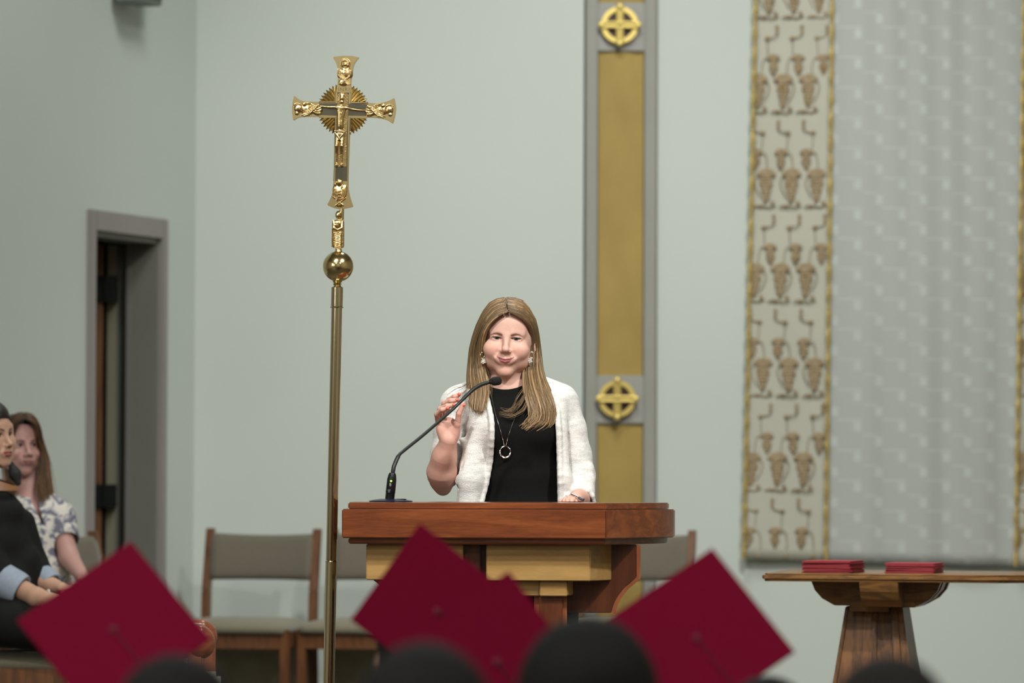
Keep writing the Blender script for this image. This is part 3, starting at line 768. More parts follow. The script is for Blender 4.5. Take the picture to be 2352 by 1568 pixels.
# curved brackets crossing under the top
def bracket(o, du, half, th, name='bracket'):
    pts = []
    hb = .078
    prof = [(-half, 0), (-half+.012, -.03), (-half+.035, -.056), (-half+.075, -hb), (half-.075, -hb), (half-.035, -.056), (half-.012, -.03), (half, 0)]
    dv = Vector((-du.y, du.x, 0)); c = tp(*o, zt0-.004)
    mb = MB(); f = [c + du*a + Vector((0, 0, b)) - dv*th/2 for a, b in prof]; b_ = [p + dv*th for p in f]
    mb.prism(f, b_); mb.build(name, M_oakv if False else M_oak, tab, bevel=.002)
ctr = (.345, .30)
bracket((ctr[0]-.01, ctr[1]-.12), u, .205, .028); bracket((ctr[0]-.01, ctr[1]+.12), u, .205, .028); bracket((ctr[0]-.01, ctr[1]+.04), u, .200, .10); bracket((ctr[0]+.02, ctr[1]), v, .30, .12)
mb = MB(); c = tp(ctr[0]-.005, ctr[1]-.12, zt0-.004)
mb.hexa([c + u*a + v*b + Vector((0, 0, z)) for z in (-.082, 0) for a, b in ((-.082, -.022), (.12, -.022), (.12, .26), (-.082, .26))]); mb.build('apron_block', M_oak, tab, bevel=.002)
# flared pedestal: four leaning boards around a post, with edge fillets
mb = MB(); zb = .03; ztp = zt0 - .085
for name, (wtop, wbot, dtop, dbot) in (('pedestal', (.088, .180, .088, .18)),):
    c0 = tp(ctr[0]-.02, ctr[1], 0); c0.z = 0
    q = []
    for z, ww, dd in ((zb, wbot, dbot), (ztp, wtop, dtop)):
        q += [c0 + u*a*ww + v*b*dd + Vector((0, 0, z)) for a, b in ((-1, -1), (1, -1), (1, 1), (-1, 1))]
    mb.hexa(q)
mb.build('pedestal', M_oakv, tab, bevel=.003)
def fil(a0, a1, wv, name='pedestal_rib', off=.012):
    mb = MB(); q = []
    for z, a, ww, dd in ((zb, a1, .018, .18), (ztp, a0, .009, .088)):
        q += [c0 + u*(a + s*ww*wv) - v*(dd + d) + Vector((0, 0, z)) for s, d in ((-1, off), (1, off), (1, -.01), (-1, -.01))]
    mb.hexa(q); mb.build(name, M_oakv, tab, bevel=.003)
fil(.004, .004, .6); fil(.062, .118, 1.0, off=.016); fil(-.086, -.176, .5)
mb = MB(); c1 = tp(ctr[0]-.03, ctr[1]-.12, zt0-.088); mb.hexa([c1 + u*a + v*b + Vector((0, 0, z)) for z in (-.012, .004) for a, b in ((-.062, -.02), (.06, -.02), (.06, .2), (-.062, .2))]); mb.build('collar_board', M_oak, tab, bevel=.002)
mb = MB(); mb.hexa([c0 + u*a + v*b + Vector((0, 0, z)) for z in (0, .03) for a, b in ((-.26, -.26), (.26, -.26), (.26, .26), (-.26, .26))]); mb.build('foot', M_oak, tab, bevel=.006)
# red folders, each one a thing
M_fold = mat('red_folder', srgb(162, 34, 54), .5, noise=(40, .04)); M_page = mat('folder_inner', srgb(200, 150, 150), .7, noise=(40, .04))
def folder_proto(label, group):
    t = empty('red_folder', (0, 0, 0), 0, label, 'folder', group)
    w_, d_ = .078, .200
    def slabm(z0, z1, ins, name, m):
        mb = MB(); mb.box((-w_+ins, -d_/2+ins*.2, z0), (w_-ins*2, d_/2-ins, z1)); return mb.build(name, m, t, world=False, bevel=.0004)
    slabm(0, .0011, 0, 'back_cover', M_fold); slabm(.0011, .0019, .002, 'pages', M_page); slabm(.0019, .003, 0, 'front_cover', M_fold)
    return t
f0 = None
for pile, (pxc, Yc, n, rz, nm, jit) in enumerate([(1915, 13.45, 12, -17, 'left pile', .004), (2101, 13.45, 10, -13, 'right pile', .003)]):
    z = zt1
    for k in range(n):
        gname = 'red folders in the %s on the table' % nm
        lab = 'red folder in the %s on the oak table' % nm
        ORD = ['first', 'second', 'third', 'fourth', 'fifth', 'sixth', 'seventh', 'eighth', 'ninth', 'tenth', 'eleventh', 'twelfth', 'thirteenth', 'fourteenth', 'fifteenth']
        lab = '%s red folder from the bottom of the %s on the oak table' % (ORD[k], nm)
        if k == 0: lab = 'lowest red folder of the %s, lying on the table top' % nm
        elif k == n-1: lab = 'topmost red folder of the %s on the oak table' % nm
        if f0 is None: f0 = folder_proto(lab, gname); c = f0
        else: c = copy_tree(f0)
        q = P(pxc, 1300, Yc)
        c.location = (q.x + random.uniform(-jit, jit), Yc + random.uniform(-.004, .004), z + .0001); c.rotation_euler = (0, 0, math.radians(rz + random.uniform(-2.2, 2.2)))
        c['label'] = lab; c['group'] = gname
        z += .00305
# ================================================================== brass processional cross
YC = 11.7
M_brass = mat('polished_brass', (.70, .57, .30, 1), .17, 1.0, noise=(5, .03))
M_brassr = mat('cast_brass', (.76, .58, .28, 1), .18, 1.0, noise=(60, .10), bump=(220, .35))
M_brassp = mat('brass_tube', (.64, .57, .40, 1), .14, 1.0, noise=(3, .04))
M_inlay = mat('dark_reflection_inlay', (.16, .15, .11, 1), .12, .9, noise=(30, .1))  # dark reflection in the polished plates, put into the base colour
yaw = math.radians(7); nC = Vector((-math.sin(yaw), -math.cos(yaw), 0))
def C(px, py, d=0): return P(px, py, YC) + nC*d
SCX = S_at(YC)
pc = empty('processional_cross', (P(745, 1990, YC).x, YC, 0), 0, 'tall polished brass processional cross with crucifix on a slender pole beside the lectern', 'cross')
def extr(name, outline, d0, d1, m, bev=.001, par=pc, n_close=None, smooth=False):
    mb = MB(); mb.prism([C(x, y, d1) for x, y in outline], [C(x, y, d0) for x, y in outline]); return mb.build(name, m, par, bevel=bev, smooth=smooth)
def cv(pts, n=8): return [tuple(q) for q in spline(np.array(pts, float), n)]
outl = (cv([(764.4, 131.6), (780, 129), (795, 128.4), (811, 129), (825.6, 132.5)], 9) + cv([(825.6, 132.5), (816, 144), (812, 155.5), (809, 172), (807, 192)], 8)[1:] + [(806.6, 215), (806.4, 235)]
        + [(846.6, 236.5)] + cv([(846.6, 236.5), (867.7, 237.5), (888, 233.5), (906, 225.3)], 8)[1:] + cv([(906, 225.3), (909.6, 245), (908.5, 262), (903, 284.6)], 7)[1:]
        + cv([(903, 284.6), (888, 276), (869.6, 272), (846.6, 270.3)], 8)[1:] + [(805, 270.3), (803.6, 314), (801, 384)] + cv([(801, 384), (800.3, 427), (804.7, 452.7), (812, 474.5)], 8)[1:]
        + cv([(812, 474.5), (797, 478.5), (781, 480), (766, 477.5), (751.9, 471)], 8)[1:] + cv([(751.9, 471), (762.5, 448), (766.4, 416), (767.6, 384)], 8)[1:] + [(769, 318), (771, 270.3)]
        + [(730, 268.8)] + cv([(730, 268.8), (697.4, 268.8), (684, 271.5), (674.4, 277.4)], 8)[1:] + cv([(674.4, 277.4), (671.4, 258), (672, 238), (676.3, 219.6)], 7)[1:]
        + cv([(676.3, 219.6), (688, 229), (703, 233), (731.8, 234)], 8)[1:] + [(771, 234), (772, 213)] + cv([(775.8, 192), (776.5, 172), (775.5, 155.5), (771.5, 143)], 7))
extr('cross_body', outl, -.006, .006, M_brass, .0016)
inl = [(776, 212), (802.5, 212), (802, 238.5), (846, 240), (846, 266.5), (801, 266), (798, 416), (770.5, 416), (773.5, 266), (732, 264.5), (733, 237.5), (775.5, 237.5)]
extr('inlay', inl, .006, .0072, M_inlay, 0)
# raised rim lines along the shaft
mb = MB()
for l in ([(771.5, 270), (769.5, 318), (768.5, 384), (767, 416)], [(804, 270), (803, 314), (800.6, 384), (799.8, 427)], [(771.5, 236), (733, 235.5)], [(805.5, 238), (846, 238)]):
    mb.tube([C(x, y, .006) for x, y in l], .0014, 6)
mb.build('rim', M_brass, pc, smooth=True)
# sunburst of fluted rays in the four angles
mb = MB(); c0x, c0y = 788.5, 252; nr = 44; ring = []; inner = []
V = [C(c0x, c0y, -.001)]
for k in range(nr*2):
    a = 2*PI*k/(nr*2) ; r = (60.5 if k % 2 == 0 else 53) ; V.append(C(c0x + r*math.cos(a), c0y - r*math.sin(a), .0035 if k % 2 == 0 else -.002))
for k in range(nr*2):
    a = 2*PI*k/(nr*2); r = 14; V.append(C(c0x + r*math.cos(a), c0y - r*math.sin(a), .0015 if k % 2 == 0 else -.0005))
N2 = nr*2; F = [(1+k, 1+(k+1) % N2, 1+N2+(k+1) % N2, 1+N2+k) for k in range(N2)]
nb = len(V); V += [C(c0x + (60 if k % 2 == 0 else 53)*math.cos(2*PI*k/N2), c0y - (60 if k % 2 == 0 else 53)*math.sin(2*PI*k/N2), -.005) for k in range(N2)]
F += [(nb+(k+1) % N2, nb+k, 1+k, 1+(k+1) % N2)[::-1] for k in range(N2)]; F += [tuple(nb+k for k in range(N2))]
link_mesh('sunburst', V, F, M_brass, pc, auto=True)
mb = MB()
for sx, sy, (ax_, ay_) in ((1, -1, (807.5, 235)), (-1, -1, (770, 233)), (1, 1, (806, 271)), (-1, 1, (770, 270))):
    mb = MB(); mb.tube([C(ax_, c0y + sy*52, .002), C(ax_, ay_, .003), C(c0x + sx*55, ay_ , .002)], .0015, 6); mb.build('ray_border', M_brass, pc, smooth=True)

# title plaque
pl = extr('title_plaque', [(774.5, 199), (807.5, 200), (807, 213.5), (774, 212.5)], .006, .0095, M_brass, .0006)
cu = bpy.data.curves.new('inri', 'FONT'); cu.body = 'INRI'; cu.size = .0155; cu.extrude = .0006; cu.align_x = 'CENTER'; cu.align_y = 'CENTER'; cu.space_character = 1.15
tmp = bpy.data.objects.new('tmp', cu); COL.objects.link(tmp); dg = bpy.context.evaluated_depsgraph_get(); me = bpy.data.meshes.new_from_object(tmp.evaluated_get(dg)); bpy.data.objects.remove(tmp)
R = Matrix(((1, 0, 0), (0, 0, -1), (0, 1, 0)))
cc = C(790.7, 206.3, .0097); tv = [cc + R @ v.co for v in me.vertices]
link_mesh('title_lettering', tv, [tuple(p.vertices) for p in me.polygons], mat('dark_brass', (.30, .20, .08, 1), .35, 1.0, noise=(50, .1)), pl)
# cast figures
def fig_field(x0, y0, x1, y1, h=.0007, d=.03):
    a = C(x0, y1, 0); b = C(x1, y0, 0); return Field((a.x-.008, min(a.y, b.y)-d, a.z), (b.x+.008, max(a.y, b.y)+.008, b.z), h)
def px(r): return r/SCX
def CE(f, x, y, rx, ry, d, dd=None, k=.0025, mode='add', rot=0):
    if mode == 'add' and dd: dd *= .72; k = max(k, .0035)
    if mode == 'sub': k = .0006
    Rm = Matrix.Rotation(yaw, 3, 'Z').inverted() if False else None
    R3 = Matrix.Rotation(math.radians(rot), 3, 'Y') if rot else None
    f.ell(C(x, y, d), (px(rx), dd or px(min(rx, ry)), px(ry)), k, mode, R3)
def CC(f, p, q, r0, r1=None, k=.0008, mode='add'):
    f.cap(C(*p), C(*q), px(r0), px(r0 if r1 is None else r1), k, mode)
# the crucified figure
f = fig_field(730, 212, 852, 388)
CE(f, 787, 227, 5.2, 7.0, .014); CE(f, 787, 219, 6.5, 5, .011); CE(f, 787, 235, 4.3, 4, .015)       # head, hair, beard
CC(f, (787, 236, .012), (785, 243, .011), 3)
CC(f, (776, 247, .011), (795, 248, .011), 4.6); CE(f, 785, 256, 10.5, 13, .012, .0085, .006); CE(f, 783.5, 272, 8.4, 14, .012, .009, .006); CE(f, 783, 288, 8.0, 13, .012, .010, .006)
f.chain([C(774, 247, .011), C(757, 247, .012), C(742, 245, .012), C(731, 246, .010)], [px(3.6), px(2.9), px(2.5), px(2.6)], .001)
f.chain([C(797, 248, .011), C(812, 252, .012), C(828, 254, .012), C(846, 254, .010)], [px(3.6), px(2.9), px(2.5), px(2.6)], .001)
for i in range(4): CC(f, (728-i*.8, 243+i*2, .010), (722, 243+i*2, .009), 1); CC(f, (848, 251+i*2, .010), (853, 251+i*2, .009), 1)
CE(f, 782.5, 310, 12, 12, .013, .011, .003); CC(f, (772, 302, .019), (794, 304, .019), 2.2); CC(f, (772, 306, .02), (784, 322, .02), 1.5); CC(f, (793, 306, .02), (780, 322, .02), 1.5)   # loincloth
f.chain([C(777, 316, .013), C(775, 336, .018), C(775, 352, .013), C(774.5, 374, .011)], [px(5.2), px(4.2), px(3.4), px(2.6)], .001)
f.chain([C(788, 316, .013), C(787, 336, .018), C(786.5, 352, .013), C(786, 374, .011)], [px(5.2), px(4.2), px(3.4), px(2.6)], .001)
CE(f, 774, 380, 4, 5, .014); CE(f, 786.5, 380, 4, 5, .014)
CC(f, (777, 252, .022), (783, 262, .021), .8, mode='sub'); CC(f, (792, 253, .022), (786, 262, .021), .8, mode='sub')
for i in range(3): CC(f, (777, 266+i*5, .0205), (790, 266+i*5, .0205), .55, mode='sub')
V_, F_ = f.mesh(); link_mesh('corpus', V_, F_, M_brassr, pc, 'all')
# canopy strip behind the figure
extr('canopy_strip', [(776, 219)] + cv([(776, 219), (781, 213.5), (789, 211.5), (797, 213.5), (802, 219)], 7)[1:] + [(801, 262), (798, 300), (797, 383), (775, 383), (776, 300), (775, 262)], .0072, .0092, M_brassr, .0005)
def lines(f, pts, d, r=.8, n=10):
    q = spline(np.array([C(x, y, d) for x, y in pts]), n); f.chain([tuple(v) for v in q], [px(r)]*n, .0005)
# top: haloed figure with folded wings
f = fig_field(770, 130, 814, 202)
CE(f, 794.5, 147, 11, 12.5, .006, .003); f.chain([C(794.5 + 10.5*math.sin(a), 147 - 12*math.cos(a), .008) for a in np.linspace(0, 2*PI, 22)], [px(1.3)]*22, .0006); CE(f, 794.5, 148.5, 5.6, 7.4, .011, .008); f.chain([C(794.5 + 6.8*math.sin(a), 147 - 8.4*math.cos(a), .011) for a in np.linspace(-2.3, 2.3, 14)], [px(2.0)]*14, .0006)
CE(f, 792.2, 146.6, 1.3, 1.1, .0168, mode='sub'); CE(f, 796.8, 146.6, 1.3, 1.1, .0168, mode='sub'); CC(f, (794.5, 147, .018), (794.5, 151, .0185), .9); CC(f, (792, 155, .0175), (797, 155, .0175), .8)
CE(f, 793.5, 170, 14, 13, .007, .009, .002); CE(f, 781.5, 169, 6, 11, .009, .008, .001, rot=8); CE(f, 806, 169, 6, 11, .009, .008, .001, rot=-8)
CE(f, 790, 190, 12, 9, .007, .008, .002)
for i in range(4): lines(f, [(778+i*1.6, 160), (779+i*3, 174), (790+i*4, 184), (800+i*2.2, 195)], .0155, .8)
for i in range(3): lines(f, [(808-i*2, 162), (806-i*2, 175), (798-i*2, 184), (786-i*3, 194)], .0155, .8)
for i in range(4): CC(f, (793, 162+i*4, .0165), (797, 162+i*4, .0165), 1)
V_, F_ = f.mesh(); link_mesh('evangelist_relief', V_, F_, M_brassr, pc, 'all')
# side figures: winged beasts with scrolls, left and right
def side(sg):
    def m(x): return 790.3 + sg*(x - 790.3)
    f = fig_field(670, 222, 744, 290) if sg > 0 else fig_field(836, 222, 910, 290)
    def e(x, y, rx, ry, d, dd=None, k=.001, mode='add', rot=0): CE(f, m(x), y + (0 if sg > 0 else 3), rx, ry, d, dd, k, mode, rot*sg)
    def l(pts, d, r=.8): lines(f, [(m(x), y + (0 if sg > 0 else 3)) for x, y in pts], d, r)
    e(686, 250, 10, 10.5, .008, .010); e(691, 249, 2.2, 2.2, .0195, mode='sub'); e(683, 261, 5, 4, .010, .006); l([(677, 241), (684, 238), (692, 241)], .012, 1.4)
    e(681, 251, 1.6, 1.6, .0185, mode='sub'); e(700, 240, 5, 4, .008, .006)
    e(708, 252, 18, 13, .005, .009, .003); e(730, 255, 12, 11, .005, .008, .002)
    for i in range(5): l([(703+i*2.5, 236), (712+i*3, 243+i), (706+i*2, 258+i), (694+i*4, 266)], .0145, .9)
    for i in range(4): l([(698, 268-i*3), (712, 262-i*3), (726, 250-i*2), (735, 240+i)], .0145, .9)
    for i in range(4): l([(722, 242+i*5), (730, 246+i*5), (738, 243+i*5.5)], .0135, 1.0)
    e(735, 251, 7, 7, .009, .007); e(733, 262, 5, 4, .009, .006)
    V_, F_ = f.mesh(); link_mesh('evangelist_relief', V_, F_, M_brassr, pc, 'all')
side(1); side(-1)
# bottom: eagle with folded wings
f = fig_field(752, 408, 812, 484)
CE(f, 780, 420, 9, 9, .009, .010); CE(f, 775.5, 420, 3, 3, .0165, .004); CE(f, 775.5, 420, 1.4, 1.4, .021, mode='sub'); CC(f, (772, 424, .016), (771, 430, .013), 2.4, 1.2)
CE(f, 782, 445, 13, 20, .008, .010, .002); CE(f, 773, 442, 8, 17, .011, .009, .001, rot=-8); CE(f, 791, 440, 8, 17, .011, .009, .001, rot=8)
for i in range(4): lines(f, [(767+i*2.6, 434), (768+i*3, 448), (775+i*3, 461)], .0185, .8); lines(f, [(798-i*2.6, 434), (797-i*3, 446), (790-i*2, 458)], .0185, .8)
lines(f, [(766, 452), (778, 462), (790, 472)], .016, 1.3); lines(f, [(796, 455), (784, 464), (772, 473)], .016, 1.3); CE(f, 782, 471, 9, 6, .008, .007, .002)
for i in range(3): CE(f, 782.5, 440+i*6, 2.2, 2, .019)
V_, F_ = f.mesh(); link_mesh('evangelist_relief', V_, F_, M_brassr, pc, 'all')
# standing figure between ball and cross
mb = MB(); mb.tube([C(785, 477, -.001), C(784.5, 520, -.001)], px(5.2), 12); mb.build('stem', M_brass, pc, smooth=True)
f = fig_field(758, 476, 796, 576)
CE(f, 778.5, 494, 8, 10, .004, .007); CE(f, 778.3, 494, 5.2, 7, .011, .006); CE(f, 776.5, 493, 1, 1, .0175, mode='sub'); CE(f, 780.5, 493, 1, 1, .0175, mode='sub'); CC(f, (778.4, 493, .0165), (778.4, 496, .017), .7)
f.box(C(762.5, 569, -.003) - Vector((0, .009, 0)), C(790.5, 506, -.003) + Vector((0, .009, 0)), .006, .002)
CE(f, 777.5, 513, 12, 9, .004, .009, .003); f.chain([C(768, 510, .011), C(769, 524, .016), C(777, 528, .018)], [px(3.4), px(3.4), px(2.6)], .001); f.chain([C(787, 510, .011), C(787, 524, .016), C(779, 528, .018)], [px(3.4), px(3.4), px(2.6)], .001)
for i in range(3): CE(f, 770+i*4, 517, 1.6, 2.4, .016); 
f.box(C(768, 570, .008) - Vector((0, .006, 0)), C(785, 532, .008) + Vector((0, .006, 0)), .003, .001)
for i in range(9): CC(f, (768.5, 536+i*4, .0145), (784.5, 532.5+i*4, .0145), .8); 
for i in range(9): CC(f, (768.5, 532+i*4, .0145), (784.5, 536+i*4, .0145), .7)
lines(f, [(766, 506), (764, 530), (763.5, 566)], .008, 1.4); lines(f, [(790, 506), (789, 530), (788.5, 566)], .008, 1.6)
V_, F_ = f.mesh(); link_mesh('saint_statuette', V_, F_, M_brassr, pc, 'all')
# ball, rings, ferrule, pole
bc = C(776.8, 611.5); axp = (P(773.5, 700, YC) - P(756.2, 1500, YC)).normalized()
n_ = 40
mb = MB(); mb.lathe(bc + axp*px(31), axp, [(0, px(10)), (px(3), px(9)), (px(6), px(7.5)), (px(10), px(7.5))], 28); mb.build('ball_collar', M_brassr, pc, smooth=True)
mb = MB(); mb.ball(bc, px(35.2), 48, 32); mb.build('ball', M_brass, pc, smooth='all')
tp0 = P(774.6, 659, YC)
mb = MB(); mb.lathe(tp0, axp, [(-.001, px(13)), (px(1), px(10)), (px(4), px(8)), (px(7), px(10.5)), (px(9.5), px(8)), (px(12), px(11)), (px(15), px(10)), (px(17), px(7))], 28); mb.build('neck_rings', M_brass, pc, smooth=True)
Lf = px(48.5)
mb = MB(); mb.lathe(tp0 - axp*Lf, axp, [(0, px(15)), (px(2.5), px(15.3)), (px(4), px(13.6)), (Lf-px(1), px(13.6)), (Lf, px(12.5)), (Lf, 0)], 32); mb.build('ferrule', M_brassp, pc, smooth=True)
base = tp0 - axp*(tp0.z - .035)/axp.z
js = P(761, 1287, YC).z; ju = P(771, 790, YC).z
mb = MB(); Lp = (tp0 - base).length - Lf
tj = (js - base.z)/axp.z
mb.lathe(base, axp, [(0, px(13)), (tj-.001, px(13)), (tj, px(12.2)), (tj+.0015, px(12.4)), (Lp, px(12.4))], 32); mb.build('pole', M_brassp, pc, smooth=True)
mb = MB(); mb.lathe(base + axp*(tj-.004), axp, [(0, px(13.2)), (.001, px(13.8)), (.003, px(13.2))], 32); mb.build('pole_joint', M_brass, pc, smooth=True)
mb = MB(); mb.lathe((base.x, base.y, 0), (0, 0, 1), [(0, .12), (.015, .12), (.022, .11), (.03, .05), (.06, .028), (.11, .024)], 40); mb.build('stand_base', M_brassp, pc, smooth=True)
# ================================================================== people: tools
def skin_mat(name, rough=.5, sss=.12): return mat(name, (.8, .6, .5, 1), rough, attr='Col', sss=sss, spec=.4, noise=(160, .035), bump=(350, .12))
M_skin = skin_mat('skin')
class HF:
    """a Field addressed in a head's or limb's own frame"""
    def __init__(s, f, M): s.f = f; s.M = M; s.R = M.to_3x3().normalized(); s.sc = M.to_scale().x
    def pt(s, p): return s.M @ Vector(p)
    def cap(s, a, b, ra, rb=None, k=.01, mode='add'): s.f.cap(s.pt(a), s.pt(b), ra*s.sc, (ra if rb is None else rb)*s.sc, k*s.sc, mode)
    def ell(s, c, r, k=.01, mode='add', rot=None):
        r = r if hasattr(r, '__len__') else (r, r, r)
        R = s.R if rot is None else s.R @ Euler([math.radians(a) for a in rot]).to_matrix()
        s.f.ell(s.pt(c), [q*s.sc for q in r], k*s.sc, mode, R)
    def chain(s, pts, rs, k=.01, mode='add'):
        for i in range(len(pts)-1): s.cap(pts[i], pts[i+1], rs[i], rs[i+1], k, mode)
def head_matrix(eye_mid, yaw=0, pitch=0, roll=0, scale=1.0):
    """frame: x to the picture right, y away from the face, z up; (0,-.060,0) sits at eye_mid"""
    M = Matrix.Rotation(math.radians(yaw), 4, 'Z') @ Matrix.Rotation(math.radians(pitch), 4, 'X') @ Matrix.Rotation(math.radians(roll), 4, 'Y') @ Matrix.Scale(scale, 4)
    M.translation = Vector(eye_mid) - M.to_3x3() @ Vector((0, -.060, 0))
    return M
LIP_U = [(-.0225, -.0705, -.0555), (-.012, -.0775, -.0585), (0, -.0800, -.0595), (.012, -.0775, -.0585), (.0225, -.0705, -.0555)]
def lips(smile, open_=0.0):
    s = smile
    up = [(-.0205-.003*s, -.0690, -.0590+.0060*s), (-.0110, -.0760, -.0588+.0006*s), (0, -.0785, -.0598), (.0110, -.0760, -.0588+.0006*s), (.0205+.003*s, -.0690, -.0590+.0060*s)]
    lo = [(-.0190-.002*s, -.0680, -.0610+.0060*s), (-.0105, -.0745, -.0645+.0014*s-open_), (0, -.0765, -.0662-open_), (.0105, -.0745, -.0645+.0014*s-open_), (.0190+.002*s, -.0680, -.0610+.0060*s)]
    return up, lo
def build_head(h, smile=0.0, squint=0.0, ears=(1, 1), cheek=1.0, jaw=1.0, mouth_open=0.0):
    """adds a female head and throat to the HF"""
    h.ell((0, .030, .030), (.0715, .092, .082), .01)
    h.ell((0, -.004, -.010), (.0665*(.97+.03*cheek), .066, .078), .02)
    h.ell((0, -.013, -.050), (.0560*jaw, .0545, .049), .02)
    h.ell((0, -.048, -.093), (.0215, .0195, .0175), .022)                       # chin
    for s in (-1, 1):
        h.ell((s*.043*jaw, -.006, -.062), (.017, .034, .020), .03)              # jaw angle
        h.ell((s*.0375, -.046, -.030), (.0245*cheek, .0215, .0215), .012)       # cheekbone
        if smile > 0: h.ell((s*.0350, -.0545, -.0330), (.0180, .0118*smile, .0165), .024)
        h.cap((s*.014, -.0645, .0125), (s*.042, -.0525, .0140), .0085, .007, .012)   # brow ridge
    h.ell((0, -.040, .040), (.052, .034, .042), .02)                             # forehead
    for s in (-1, 1):
        h.ell((s*.0270, -.0790, .0005), (.0150, .0130, .0090), .010, 'sub')      # eye socket
        h.ell((s*.0272, -.0565, -.0008), (.0172, .0125, .0112), .004)            # lids over the globe
    h.cap((0, -.0680, .006), (0, -.0835, -.026), .0058, .0074, .014)             # nose bridge
    h.ell((0, -.0885, -.0325), (.0098, .0090, .0084), .009)
    for s in (-1, 1):
        h.ell((s*.0122, -.0790, -.0360), (.0070, .0088, .0062), .005)
        h.ell((s*.0052, -.0840, -.0420), (.0030, .0042, .0024), .0015, 'sub')
    h.ell((0, -.0680, -.0560), (.028, .0105, .0180), .014)                       # muzzle
    up, lo = lips(smile, mouth_open)
    h.chain(up, [.0010, .0026, .0024, .0026, .0010], .003)
    h.chain(lo, [.0010, .0032, .0036, .0032, .0010], .003)
    mid = [tuple((Vector(a)*.56 + Vector(b)*.44) + Vector((0, -.0030, 0))) for a, b in zip(up, lo)]
    h.chain(mid, [.0006 + mouth_open*.35] + [.0008 + mouth_open*.45]*3 + [.0006 + mouth_open*.35], .0016, 'sub')
    for s in (-1, 1):
        if smile > 0:
            h.chain([(s*.0165, -.0805, -.0330), (s*.0225, -.0765, -.0415), (s*.0275, -.0735, -.0500)], [.0006, .0008*smile, .0002], .0110, 'sub')
        # slit between the lids: almond of width .026
        op = .0046 * (1-squint) + .0021
        h.ell((s*.0270, -.0705, -.0008), (.0156, .0104, op), .0010, 'sub', (0, s*-4 if s < 0 else 4, 0))
        h.chain([(s*.0130, -.0680, .0045+.002*(1-squint)), (s*.0270, -.0735, .0068+.002*(1-squint)), (s*.0400, -.0620, .0040)], [.0004, .0006, .0004], .002, 'sub')   # lid fold
        h.chain([(s*.0160, -.0700, -.0120), (s*.0275, -.0730, -.0140), (s*.0390, -.0640, -.0110)], [.0004, .0006, .0004], .003, 'sub')
    h.ell((0, -.0800, -.0790), (.012, .006, .004), .008, 'sub')                  # under the lip
    for s, on in zip((-1, 1), ears):
        if not on: continue
        h.ell((s*.0735, .016, -.010), (.0060, .0165, .0285), .006, rot=(0, s*-10, s*22))
        h.ell((s*.0790, .010, -.008), (.0040, .0095, .0170), .003, 'sub', rot=(0, s*-10, s*22))
        h.ell((s*.0715, .010, -.036), (.0050, .0075, .0080), .004)
    h.cap((0, .026, -.060), (0, .046, -.165), .050, .054, .018)                  # throat
def face_colours(V, M, skin, lip, brow, smile=0, blush=.25, mouth_open=0, brow_arch=1.0, brow_dz=0.0):
    Mi = np.array(M.inverted()); L = V @ Mi[:3, :3].T + Mi[:3, 3]
    C_ = np.tile(np.array(skin[:3]), (len(V), 1)).astype(float)
    front = L[:, 1] < -.03
    def mixc(mask, col):
        nonlocal C_; m = np.clip(mask, 0, 1)[:, None]; C_ = C_*(1-m) + np.array(col[:3])*m
    def dseg(pts, wx=1, wz=1):
        d = np.full(len(V), 9.)
        for a, b in zip(pts[:-1], pts[1:]):
            a = np.array([a[0], a[2]]); b = np.array([b[0], b[2]]); q = L[:, [0, 2]]; ab = b-a
            t = np.clip((q-a) @ ab / (ab @ ab), 0, 1); d = np.minimum(d, np.hypot(*(q-a-t[:, None]*ab).T))
        return d
    red = np.array([skin[0]*1.0, skin[1]*.62, skin[2]*.60])
    for s in (-1, 1):
        g = np.exp(-(((L[:, 0]-s*.038)/.017)**2 + ((L[:, 2]+.034)/.013)**2)) * blush * front; mixc(g, red)
    mixc(np.exp(-((L[:, 0]/.010)**2 + ((L[:, 2]+.036)/.008)**2))*blush*.7*front, red)
    mixc(np.exp(-((L[:, 0]/.014)**2 + ((L[:, 2]+.094)/.010)**2))*blush*.6*front, red)
    up, lo = lips(smile, mouth_open)
    xe = np.clip((.0235 - np.abs(L[:, 0]))/.012, .15, 1)
    m = np.maximum(1 - (dseg(up)-.0022*xe)/.0010, 1 - (dseg(lo)-.0034*xe)/.0010) * (L[:, 1] < -.060)
    mixc(m, lip)
    for s in (-1, 1):       # brows
        pts = [(s*.0135, 0, .0088+brow_dz), (s*.026, 0, .0118+.001*brow_arch+brow_dz), (s*.036, 0, .0116+brow_dz), (s*.0435, 0, .0078+brow_dz)]
        d = dseg(pts); xx = np.abs(L[:, 0]); wd = np.interp(xx, [.0125, .02, .036, .044], [.0020, .0022, .0015, .0005])
        mixc((1 - (d-wd)/.0016)*.62*front, brow)
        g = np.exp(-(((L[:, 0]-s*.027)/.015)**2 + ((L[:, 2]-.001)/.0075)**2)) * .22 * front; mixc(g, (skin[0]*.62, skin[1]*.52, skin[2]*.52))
    return np.clip(C_, 0, 1)
M_eyew = mat('eye_white', srgb(196, 188, 184), .2, noise=(80, .03)); M_iris = mat('iris_grey_blue', srgb(78, 92, 104), .15, noise=(600, .2)); M_irisb = mat('iris_brown', srgb(62, 42, 30), .15, noise=(600, .2))
M_pup = mat('pupil', srgb(8, 8, 8), .1, noise=(9, .01)); M_lash = mat('lashes', srgb(44, 32, 28), .7, noise=(90, .1))
